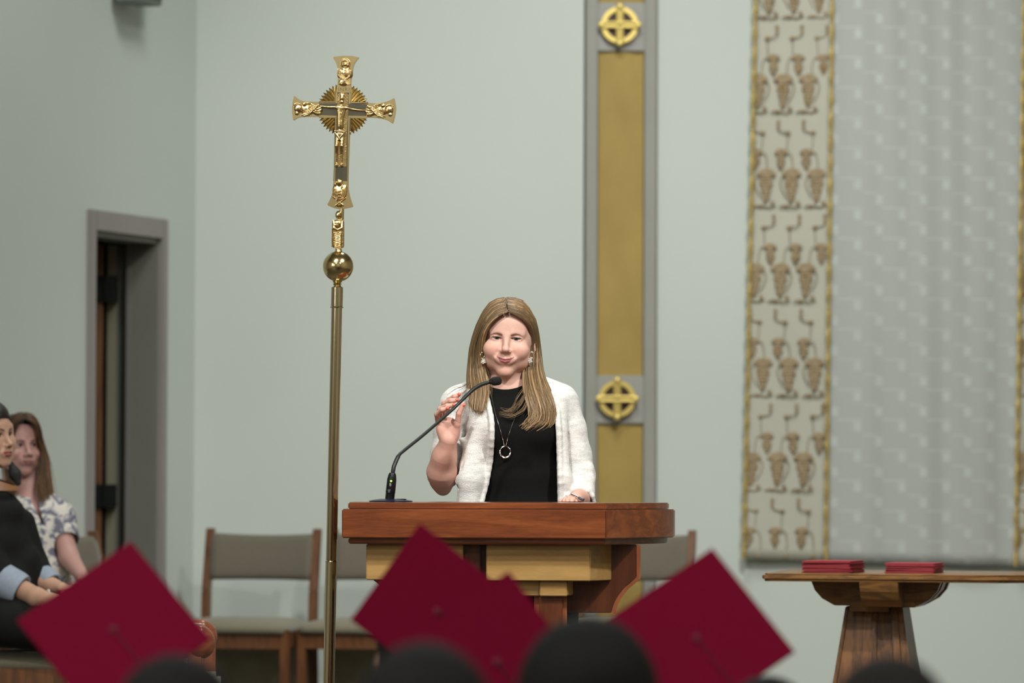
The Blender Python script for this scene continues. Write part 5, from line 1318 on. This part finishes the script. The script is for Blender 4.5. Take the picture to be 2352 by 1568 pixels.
# ---- A: patterned blouse, farther
YA = 15.45
def A_(px, py, d=0): return P(px, py, YA - d)
SKA = srgb(184, 142, 134)
pa_ = empty('person', (A_(60, 1100).x, YA, 0), 0, 'seated person with wavy brown hair in a blue and white patterned blouse', 'person')
HA = head_matrix(A_(60, 1022, .05), yaw=30, pitch=-3, roll=-1, scale=1.0)
o = HA.translation
f = Field((o.x-.13, o.y-.15, o.z-.34), (o.x+.16, o.y+.17, o.z+.15), .0024); h = HF(f, HA)
build_head(h, smile=0, squint=.25, ears=(1, 1), cheek=.97, jaw=.98, mouth_open=.0022)
f.cap(A_(62, 1095, -.03), A_(66, 1150, -.02), .047, .055, .02); f.ell(A_(72, 1175, -.01), (.13, .085, .06), .03)
V1, F1 = f.mesh(); C1 = face_colours(V1, HA, SKA, srgb(136, 82, 80), srgb(70, 50, 42), blush=.30, mouth_open=.0022, brow_dz=.004)
f = Field((o.x-.1, o.y-.40, .45), (o.x+.50, o.y+.12, o.z-.12), .005)
SH = A_(128, 1180, .02); EL = A_(158, 1280, .10); WR = A_(190, 1325, .22)
f.chain([SH, EL, WR], [.042, .036, .024], .015); f.ell(A_(200, 1332, .25), (.035, .03, .014), .01)
for i in range(4): f.chain([A_(207, 1331+i*3, .26), A_(216, 1336+i*3, .27), A_(222, 1342+i*3, .27)], [.0075, .007, .006], .004)
V2, F2 = f.mesh()
f = Field((o.x-.2, YA-.55, 0), (o.x+.80, YA+.22, .65), .009); hipA = Vector((o.x-.02, YA+.0, .60))
for s in (-1, 1):
    k_ = Vector((o.x+.42, YA-.12 + s*.10, .56)); f.chain([hipA + Vector((0, s*.09, 0)), k_, Vector((o.x+.46, k_.y, .08)), Vector((o.x+.60, k_.y, .05))], [.08, .058, .038, .035], .02)
V3, F3 = f.mesh(); V, F = join_vf([(V1, F1), (V2, F2), (V3, F3)])
link_mesh('body', V, F, M_skin, pa_, 'all', attr=np.vstack([C1, np.tile(SKA[:3], (len(V2)+len(V3), 1))]))
eyes(HA, pa_, M_irisb, squint=.25, look=(.1, 0))
f = Field((o.x-.24, YA-.24, .50), (o.x+.34, YA+.24, A_(70, 1115).z), .004)
f.ell(A_(78, 1190, 0), (.150, .105, .085), .03); f.ell(A_(82, 1235, .02), (.115, .115, .10), .04); f.ell(A_(88, 1310, .02), (.120, .125, .14), .04); f.ell(A_(88, 1360, 0), (.15, .14, .09), .04)
f.chain([A_(100, 1160, .0), A_(132, 1190, .02), A_(147, 1238, .055)], [.060, .062, .058], .02); f.cap(A_(147, 1240, .06), A_(162, 1275, .10), .052, .05, .004, 'sub')
f.chain([A_(40, 1165, -.0), A_(15, 1200, .02), A_(8, 1260, .055)], [.058, .055, .05], .02)
X, Yp, g = grid_px(f); vn = np.minimum(X - (58 + (Yp-1120)*.46), (78 + (Yp-1120)*.27) - X)/640; vn = np.where((Yp < 1205) & (g[1] < YA), np.minimum(vn, (1205-Yp)/640), -1)
f.D = np.maximum(f.D, vn.astype(np.float32)); f.D = np.maximum(f.D, (.052 - np.sqrt((g[0]-A_(63, 1100).x)**2 + (g[1]-YA-.01)**2)).astype(np.float32)*(Yp < 1150) - .05*(Yp >= 1150)); f.D = np.clip(f.D, -.05, .05)
V, F = f.mesh(); link_mesh('patterned_blouse', V, F, M_floral, pa_, 'all')
f = Field((o.x-.2, YA-.36, .46), (o.x+.6, YA+.24, .72), .007)
f.ell((o.x+.0, YA, .575), (.16, .17, .09), .03); f.cap((o.x, YA-.09, .585), (o.x+.42, YA-.20, .565), .085, .075, .03); f.cap((o.x, YA+.09, .585), (o.x+.42, YA+.0, .565), .085, .075, .03)
V, F = f.mesh(); link_mesh('skirt', V, F, mat('dark_skirt', srgb(34, 32, 40), .85, noise=(60, .2)), pa_, 'all')
HCA = (srgb(48, 34, 26)[:3], srgb(84, 58, 40)[:3], srgb(132, 98, 60)[:3])
def a3(x, y, d): return tuple(A_(x, y, d))
GA = [[a3(62, 962, .075), a3(74, 968, .07), a3(84, 985, .055), a3(88, 1010, .04), a3(93, 1040, .02), a3(92, 1080, .03), a3(86, 1120, .06), a3(100, 1160, .08)],
      [a3(58, 954, .06), a3(76, 960, .05), a3(90, 985, .03), a3(97, 1020, .0), a3(103, 1060, -.01), a3(104, 1100, .02), a3(104, 1140, .05), a3(112, 1176, .06)],
      [a3(55, 947, .03), a3(74, 953, .02), a3(90, 978, -.01), a3(100, 1015, -.03), a3(109, 1060, -.04), a3(111, 1105, -.01), a3(116, 1145, .03), a3(118, 1175, .04)]]
GB = [[a3(60, 960, .078), a3(46, 966, .085), a3(36, 985, .08), a3(30, 1015, .06), a3(28, 1060, .05), a3(34, 1100, .05), a3(30, 1150, .06)],
      [a3(55, 948, .04), a3(36, 954, .04), a3(22, 980, .03), a3(14, 1020, .01), a3(14, 1070, .01), a3(20, 1110, .03), a3(20, 1160, .05)]]
pr = [strands(GA, 620, .0012, 18, .004, .009, sides=4, seed=11, start=(0, .03), cols=HCA, lenvar=.08), strands(GB, 420, .0012, 16, .004, .006, sides=4, seed=12, start=(0, .03), cols=HCA)]
f = Field((o.x-.14, o.y-.13, o.z-.26), (o.x+.15, o.y+.19, o.z+.15), .004); hb = HF(f, HA)
hb.ell((0, .034, .032), (.0765, .0965, .0850), .01); f.ell(o + Vector((.0, .09, -.08)), (.075, .05, .13), .03); hb.ell((0, -.080, -.030), (.0670, .088, .0800), .004, 'sub'); hb.ell((0, -.06, -.12), (.052, .08, .07), .004, 'sub'); hb.ell((0, .022, .060), (.0720, .0850, .0580), .006)
Vm, Fm = f.mesh(); pr.append((Vm, Fm, np.tile(np.array(HCA[0]), (len(Vm), 1))))
V, F = join_vf([(a, b) for a, b, c in pr]); link_mesh('hair', V, F, M_hair, pa_, 'all', attr=np.vstack([c for a, b, c in pr]))
for s in (-1, 1):
    mb = MB(); mb.ball((o.x+.585, YA-.12+s*.10, .04), (.12, .042, .04), 16, 10); mb.build('shoe', M_blackt, pa_, smooth=True)

# ---- B: black jacket, nearer and cut by the picture edge
YBk = 14.2
def B_(px, py, d=0): return P(px, py, YBk - d)
SKB = srgb(184, 146, 124)
pb_ = empty('person', (B_(-20, 1100).x, YBk, 0), 0, 'seated person in a black jacket with rolled pale cuffs, cut by the left picture edge', 'person')
HB_ = head_matrix(B_(7, 998, .04), yaw=57, pitch=-2, roll=-4, scale=1.0)
o = HB_.translation
f = Field((o.x-.16, o.y-.16, o.z-.30), (o.x+.15, o.y+.16, o.z+.16), .0022); h = HF(f, HB_)
build_head(h, smile=.1, squint=.15, ears=(1, 1), cheek=1.0, jaw=1.0, mouth_open=.0030)
V1, F1 = f.mesh(); C1 = face_colours(V1, HB_, SKB, srgb(150, 72, 72), srgb(46, 34, 28), smile=.1, blush=.18, mouth_open=.0030, brow_dz=.0055, brow_arch=2)
f = Field((o.x-.10, YBk-.42, .50), (o.x+.42, YBk+.12, .90), .0035)
f.chain([B_(40, 1350, .12), B_(85, 1372, .20), B_(128, 1380, .27)], [.036, .032, .022], .012); f.ell(B_(150, 1380, .30), (.036, .026, .014), .01)
for i in range(4): f.chain([B_(160, 1376+i*5, .305), B_(176, 1376+i*5, .315), B_(188, 1381+i*5, .315)], [.0078, .007, .006], .004)
f.chain([B_(160, 1370, .29), B_(170, 1362, .30), B_(180, 1362, .305)], [.009, .008, .007], .004)
f.chain([B_(96, 1335, .0), B_(122, 1348, .03), B_(142, 1352, .07)], [.034, .028, .022], .012); f.ell(B_(156, 1354, .09), (.034, .024, .014), .01)
V2, F2 = f.mesh()
f = Field((o.x-.3, YBk-.5, 0), (o.x+.75, YBk+.25, .62), .009); hb_ = Vector((o.x-.12, YBk, .60))
for s in (-1, 1):
    k_ = Vector((o.x+.33, YBk-.115 + s*.095, .565)); f.chain([hb_ + Vector((0, s*.09, 0)), k_, Vector((k_.x+.02, k_.y, .08)), Vector((k_.x+.16, k_.y, .05))], [.060, .050, .036, .034], .015)
V3, F3 = f.mesh(); V, F = join_vf([(V1, F1), (V2, F2), (V3, F3)])
link_mesh('body', V, F, M_skin, pb_, 'all', attr=np.vstack([C1, np.tile(SKB[:3], (len(V2)+len(V3), 1))]))
eyes(HB_, pb_, M_irisb, squint=.15, look=(.1, 0))
f = Field((o.x-.40, YBk-.30, .50), (o.x+.36, YBk+.26, B_(0, 1095).z), .0045)
f.ell(B_(-54, 1175, 0), (.16, .12, .075), .03); f.ell(B_(-34, 1250, 0), (.135, .135, .13), .04); f.ell(B_(-15, 1340, 0), (.145, .14, .12), .04)
f.cap(B_(6, 1158, -.02), B_(50, 1290, .0), .040, .055, .03); f.cap(B_(60, 1290, .0), B_(88, 1345, .0), .05, .03, .02)
f.chain([B_(-50, 1180, .06), B_(-45, 1270, .12), B_(10, 1340, .12)], [.062, .058, .055], .02)
f.chain([B_(50, 1200, -.05), B_(78, 1290, -.06), B_(104, 1328, -.02)], [.045, .042, .038], .02)
f.cap(B_(-10, 1130, .09), B_(40, 1290, .15), .004, .006, .012, 'sub'); f.cap(B_(30, 1130, .07), B_(66, 1280, .07), .004, .005, .010, 'sub'); f.cap(B_(-30, 1290, .19), B_(20, 1300, .17), .004, .004, .014, 'sub')
V, F = f.mesh(); link_mesh('jacket', V, F, M_jacket, pb_, 'all')
mb = MB(); c0_, c1_ = B_(14, 1338, .125), B_(50, 1358, .14); axc = (c1_-c0_).normalized(); Lc = (c1_-c0_).length
mb.lathe(c0_ - axc*.02, axc, [(0, .055), (.006, .060), (Lc, .059), (Lc+.018, .055), (Lc+.018, .044), (Lc-.01, .042)], 32); mb.build('cuff', M_cuff, pb_, smooth=True)
mb = MB(); c0_, c1_ = B_(96, 1322, -.02), B_(112, 1336, .0); axc = (c1_-c0_).normalized(); Lc = (c1_-c0_).length
mb.lathe(c0_, axc, [(0, .040), (.004, .043), (Lc+.01, .042), (Lc+.016, .039), (Lc+.016, .032), (Lc-.006, .03)], 28); mb.build('cuff', M_cuff, pb_, smooth=True)
f = Field((o.x-.32, YBk-.34, .42), (o.x+.50, YBk+.26, .74), .007)
f.ell((o.x-.11, YBk, .595), (.15, .18, .085), .03); f.cap((o.x-.10, YBk-.09, .605), (o.x+.33, YBk-.21, .575), .088, .078, .03); f.cap((o.x-.10, YBk+.09, .605), (o.x+.33, YBk-.02, .575), .088, .078, .03)
V, F = f.mesh(); link_mesh('black_skirt', V, F, M_jacket, pb_, 'all')
# tan collar stood up around the neck and a lace scarf end
mb = MB(); n = 26; A1 = []; A2 = []
cN = B_(-18, 1105, 0)
for i in range(n+1):
    a = -2.7 + 5.4*i/n; rr = .072; fr_ = math.cos(a/2.0); x = cN.x + rr*math.cos(a)*1.15; y = cN.y - rr*math.sin(a)*1.05
    A1.append(Vector((x + .006*fr_, y, B_(0, 1066).z - .074*max(0, fr_)**1.5))); A2.append(Vector((x + .010*fr_, y - .012*math.sin(a), B_(0, 1126).z)))
vs = A1 + A2 + [p + Vector((-.010, .010, 0)) for p in A2] + [p + Vector((-.010, .010, 0)) for p in A1]; w_ = n+1
mb.add(vs, [(r*w_+i, r*w_+i+1, ((r+1) % 4)*w_+i+1, ((r+1) % 4)*w_+i) for r in range(4) for i in range(n)]); mb.build('collar', M_tan, pb_, smooth=True)
f = Field(tuple(B_(14, 1115, .06)), tuple(B_(60, 1050, -.10)), .003); f.chain([B_(24, 1068, -.02), B_(34, 1088, -.015), B_(42, 1108, -.01)], [.014, .020, .010], .01)
V, F = f.mesh(); link_mesh('lace_scarf', V, F, M_lace, pb_, 'all')
mb = MB()
cB = B_(108, 1377, .235)
for k in range(22):
    a = 2*PI*k/22; mb.ball(cB + Vector((.004*math.sin(a) + .010*math.cos(a), -.0315*math.cos(a), .0315*math.sin(a))), .0034, 8, 6)
mb.build('bead_bracelet', M_pearl, pb_, smooth=True)
HCB = (srgb(26, 20, 18)[:3], srgb(44, 32, 26)[:3], srgb(60, 44, 34)[:3])
def b3(x, y, d): return tuple(B_(x, y, d))
GBh = [[b3(25, 972, .0), b3(19, 958, .035), b3(12, 957, .04), b3(-2, 955, .07), b3(-18, 975, .09), b3(-28, 1010, .09), b3(-36, 1060, .09), b3(-44, 1120, .11)],
       [b3(18, 952, -.01), b3(4, 946, .02), b3(-14, 948, .05), b3(-36, 970, .07), b3(-52, 1010, .07), b3(-60, 1060, .07), b3(-64, 1120, .09)],
       [b3(14, 946, -.05), b3(-6, 941, -.04), b3(-30, 945, -.02), b3(-56, 975, .0), b3(-72, 1020, .0), b3(-78, 1070, .01), b3(-80, 1120, .03)]]
pr = [strands(GBh, 700, .0014, 16, .004, .004, sides=4, seed=14, start=(0, .03), cols=HCB)]
f = Field((o.x-.20, o.y-.16, o.z-.16), (o.x+.14, o.y+.16, o.z+.16), .004); hb = HF(f, HB_)
hb.ell((0, .036, .032), (.0775, .0975, .0860), .01); hb.ell((0, .10, -.05), (.07, .05, .10), .03); hb.ell((0, -.080, -.030), (.0680, .090, .0820), .004, 'sub'); hb.ell((0, .022, .060), (.0765, .0960, .0640), .006)
Vm, Fm = f.mesh(); pr.append((Vm, Fm, np.tile(np.array(HCB[0]), (len(Vm), 1))))
V, F = join_vf([(a, b) for a, b, c in pr]); link_mesh('hair', V, F, M_hair, pb_, 'all', attr=np.vstack([c for a, b, c in pr]))
for s in (-1, 1):
    mb = MB(); mb.ball((o.x+.48, YBk-.115+s*.095, .04), (.12, .042, .04), 16, 10); mb.build('shoe', M_blackt, pb_, smooth=True)
# red programme held in the lap
pg = empty('programme', B_(158, 1350, .12), 0, 'dark red folded programme in the hands of the person in black', 'booklet')
mb = MB(); q = [B_(138, 1350, .05), B_(196, 1338, .05), B_(200, 1352, .17), B_(142, 1364, .17)]; mb.hexa([p - Vector((0, 0, .004)) for p in q] + q); mb.build('cover', M_fold, pg)
mb = MB(); mb.hexa([p - Vector((0, 0, .007)) for p in q] + [p - Vector((0, 0, .004)) for p in q]); mb.build('pages', M_page, pg)
# wooden armchair end that shows past the left cap
YAr = 12.8
def R_(px, py, d=0): return P(px, py, YAr - d)
ac = empty('armchair', (R_(400, 1100).x, YAr, 0), 0, 'wooden armchair mostly hidden by the left red cap, its rounded arm end showing', 'chair')
M_arm = wood('armchair_wood', srgb(96, 52, 34), srgb(130, 76, 52), grain=(1, 8, 8), scale=3, coat=.3)
for j, yy in enumerate((0, .50)):
    for k, (xa_, zt_) in enumerate(((R_(452, 1100).x, R_(480, 1452).z), (R_(300, 1100).x, .70))):
        mb = MB(); mb.box((xa_-.024, YAr+yy-.02, 0), (xa_+.024, YAr+yy+.025, zt_)); mb.build('leg', M_arm, ac, bevel=.006)
    z1 = R_(480, 1436).z; xE = R_(497 - j*22, 1100).x; xS = R_(300, 1100).x
    f = Field((xS-.02, YAr+yy-.06, z1-.13), (xE+.03, YAr+yy+.06, z1+.03), .004)
    f.box((xS, YAr+yy-.034, z1-.045), (xE-.03, YAr+yy+.034, z1), .016); f.ell((xE-.045, YAr+yy, z1-.052), (.045, .036, .050), .015)
    V_, F_ = f.mesh(); link_mesh('armrest', V_, F_, M_arm, ac, 'all')
mb = MB(); xs, xe_ = R_(300, 1100).x, R_(478, 1100).x; mb.box((xs, YAr+.02, .38), (xe_, YAr+.48, .42)); mb.build('seat_frame', M_arm, ac, bevel=.004)
mb = MB(); mb.box((xs+.02, YAr+.03, .42), (xe_+.01, YAr+.47, .47)); mb.build('seat', M_cfabs, ac, bevel=.015)
mb = MB(); mb.box((xs-.02, YAr+.02, .50), (xs+.02, YAr+.48, .69)); mb.build('backrest', M_cfab, ac, bevel=.012)
# ================================================================== graduates and listeners in the nave, seen from behind
M_cap = mat('crimson_cap_cloth', srgb(110, 0, 38), .9, noise=(120, .05), bump=(240, .15), spec=.15)
M_gown = mat('crimson_gown', srgb(96, 4, 32), .8, noise=(40, .08))
M_dkhair = mat('black_hair', srgb(9, 10, 11), .7, spec=.2, noise=(180, .3, (1, 1, .15)), bump=(300, .6, (1, 1, .12)))
M_brhair = mat('dark_brown_hair', srgb(20, 17, 15), .7, spec=.2, noise=(180, .3, (1, 1, .15)), bump=(300, .6, (1, 1, .12)))
M_suit = mat('dark_suit', srgb(30, 31, 36), .85, noise=(90, .12)); M_pew = wood('pew_oak', srgb(96, 62, 36), srgb(132, 90, 54), grain=(1, 8, 8), scale=2.5)
def bust(name_parts, parent, hc, facing, body_m, hair_m, long_hair=True, hw=.078, seat_z=NAVE+.45):
    """a seated figure seen from behind: hc = head centre; body, hair and clothes down to the seat and floor"""
    hx_, hy_, hz_ = hc
    f = Field((hx_-.11, hy_-.13, hz_-.26), (hx_+.11, hy_+.13, hz_+.14), .005); M = Matrix.Rotation(math.radians(facing), 4, 'Z') @ Matrix.Rotation(PI, 4, 'Z'); M.translation = Vector(hc) + M.to_3x3() @ Vector((0, -.02, 0))
    h = HF(f, M); build_head(h, ears=(1, 1))
    V1, F1 = f.mesh()
    f = Field((hx_-.30, hy_-.22, seat_z-.05), (hx_+.30, hy_+.62, hz_-.10), .010)
    f.ell((hx_, hy_+.01, hz_-.30), (.20, .11, .09), .03); f.ell((hx_, hy_+.01, hz_-.48), (.17, .12, .20), .05); f.ell((hx_, hy_+.03, seat_z+.12), (.19, .17, .13), .05)
    f.cap((hx_, hy_+.01, hz_-.11), (hx_, hy_+.01, hz_-.30), .052, .07, .03)
    for s in (-1, 1): f.chain([(hx_+s*.19, hy_, hz_-.31), (hx_+s*.24, hy_+.02, hz_-.56), (hx_+s*.13, hy_+.30, seat_z+.20)], [.06, .05, .04], .02)
    for s in (-1, 1): f.cap((hx_+s*.10, hy_+.05, seat_z+.08), (hx_+s*.12, hy_+.30, seat_z+.07), .085, .07, .03)
    V2, F2 = f.mesh(); f.D += .012; V4, F4 = f.mesh()
    f = Field((hx_-.25, hy_+.18, NAVE), (hx_+.25, hy_+.52, seat_z+.1), .010)
    for s in (-1, 1): f.chain([(hx_+s*.12, hy_+.31, seat_z+.04), (hx_+s*.12, hy_+.32, NAVE+.08), (hx_+s*.12, hy_+.42, NAVE+.05)], [.065, .045, .042], .02)
    V3, F3 = f.mesh()
    link_mesh('body', *join_vf([(V1, F1), (V4, F4), (V3, F3)]), M_skin, parent, 'all', attr=np.tile(srgb(190, 150, 130)[:3], (len(V1)+len(V4)+len(V3), 1)))
    link_mesh('gown' if body_m is M_gown else 'jacket', V2, F2, body_m, parent, 'all')
    f = Field((hx_-.14, hy_-.17, hz_-.36), (hx_+.14, hy_+.16, hz_+.15), .005); h = HF(f, M)
    k_ = hw/.0765; h.ell((0, .034, .030), (hw, .0985*k_, .0870*k_), .01)
    if long_hair: f.ell((hx_, hy_-.05, hz_-.12), (hw*1.02, .055, .17), .04)
    else: h.ell((0, .05, -.03), (hw*.93, .075, .07), .03)
    h.ell((0, -.085, -.040), (.0670, .090, .0820), .004, 'sub')
    V, F = f.mesh(); link_mesh('hair', V, F, hair_m, parent, 'all')
def graduate(T, L, R, Ym, zl, zr, label, caplabel, facing=0, vis_h=1.0):
    S = S_at(Ym); t, l, r = P(*T, Ym), P(*L, Ym - zl/S), P(*R, Ym - zr/S); b = l + r - t
    n = (l-t).cross(r-t).normalized()
    if n.y > 0: n = -n                                  # the board's upper face, toward the camera and up
    c = (l+r)/2; back = -n
    hc = c + back*.125 + Vector((0, 0, -.030))
    p = empty('person', (hc.x, hc.y, NAVE), 0, label, 'person', 'graduates in crimson caps seated in front')
    bust(None, p, hc, facing, M_gown, M_brhair)
    cp = empty('graduation_cap', c, 0, caplabel, 'cap', 'crimson graduation caps')
    ring = [t, r, b, l]; mb = MB(); mb.prism([q + n*.0022 for q in ring], [q - n*.0022 for q in ring]); mb.build('board', M_cap, cp, bevel=.0012)
    mb = MB(); mb.lathe(c + n*.002, n, [(0, .0085), (.002, .008), (.004, .005), (.005, 0)], 20); mb.build('button', M_gown, cp, smooth=True)
    e1 = (r-t).normalized(); pts = [c + n*.0035, c + e1*.04 + n*.0040, c + e1*.09 + n*.0040, c + e1*.119 + n*.003, c + e1*.126 - n*.012, c + e1*.126 - n*.05]
    mb = MB(); mb.tube([Vector(q) for q in spline(np.array(pts), 24)], .0014, 6); mb.tube([c + e1*.126 - n*.05, c + e1*.126 - n*.056, c + e1*.127 - n*.13], [.003, .006, .008], 10); mb.build('tassel', M_gown, cp, smooth=True)
    # skull piece under the board
    f = Field(tuple(c - Vector((.16, .16, .2))), tuple(c + Vector((.16, .2, .16))), .004)
    q = back.to_track_quat('Z', 'Y').to_matrix(); f.ell(c + back*.085, (.088, .088, .080), .01, R=q); f.box(c - Vector((.2, .2, .001)), c + Vector((.2, .2, .2)), .0, 0, 'sub') if False else None
    g = f.grid(); d_ = (g[0]-c.x)*n.x + (g[1]-c.y)*n.y + (g[2]-c.z)*n.z; f.D = np.maximum(f.D, np.maximum(d_ + .003, -(d_ + .085)).astype(np.float32))
    V, F = f.mesh(); link_mesh('skull_piece', V, F, M_cap, cp, 'all')
graduate((301, 1243), (38, 1425), (486, 1468), 7.40, 58, 143, 'graduate under the leftmost crimson cap, hidden behind it', 'crimson mortarboard cap at the left, in front of the two seated people')
graduate((964, 1201), (805, 1423), (1199, 1387), 7.85, 127, -12, 'graduate under the crimson cap before the lectern middle', 'crimson mortarboard cap before the lectern, the taller of the middle two', 0)
graduate((1168, 1311), (928, 1485), (1354, 1559), 7.25, 98, 35, 'graduate under the lower middle crimson cap', 'crimson mortarboard cap overlapped by the big dark head, lower of the middle two', 0)
graduate((1636, 1259), (1374, 1436), (1826, 1497), 7.40, 77, 114, 'graduate under the rightmost crimson cap, hidden behind it', 'crimson mortarboard cap at the right, left of the oak table', 0)
def listener(px, top, width, Y, label, hm, long_hair=True, facing=0):
    S = S_at(Y); hw = width/2/S; k_ = hw/.0765; zc = P(px, top, Y).z - .118*k_
    hc = Vector((P(px, 1500, Y).x, Y, zc)); p = empty('person', (hc.x, hc.y, NAVE), 0, label, 'person', 'dark haired listeners nearest the camera')
    bust(None, p, hc, facing, M_suit, hm, long_hair, hw)
listener(1350, 1396, 330, 5.75, 'dark haired person from behind, biggest head, below the lectern right part', M_dkhair, False)
listener(975, 1462, 335, 5.0, 'dark haired person from behind below the lectern, left of the biggest head', M_dkhair, True)
listener(405, 1494, 300, 5.35, 'dark haired person from behind below the leftmost crimson cap', M_dkhair, True)
listener(2040, 1500, 290, 5.3, 'dark haired person from behind below the oak table pedestal', M_brhair, False)
listener(1762, 1546, 236, 6.75, 'dark haired person from behind, only the hair top showing below the rightmost cap', M_dkhair, True)
# pews the audience sits on, all below the picture
for k, (y, lab) in enumerate([(7.55, 'front oak pew under the graduates'), (5.35, 'oak pew under the listeners nearest the camera')]):
    pw = empty('pew', (.1, y, NAVE), 0, lab, 'pew')
    z = NAVE
    mb = MB(); mb.box((-1.5, y-.08, z+.36), (1.9, y+.30, z+.405)); mb.build('seat', M_pew, pw, bevel=.006)
    mb = MB(); mb.box((-1.5, y-.30, z+.40), (1.9, y-.27, z+.70)); mb.build('backrest', M_pew, pw, bevel=.006)
    for x in (-1.5, 1.86): mb = MB(); mb.box((x, y-.32, z), (x+.05, y+.44, z+.55)); mb.build('end_panel', M_pew, pw, bevel=.006)
bpy.context.view_layer.update()
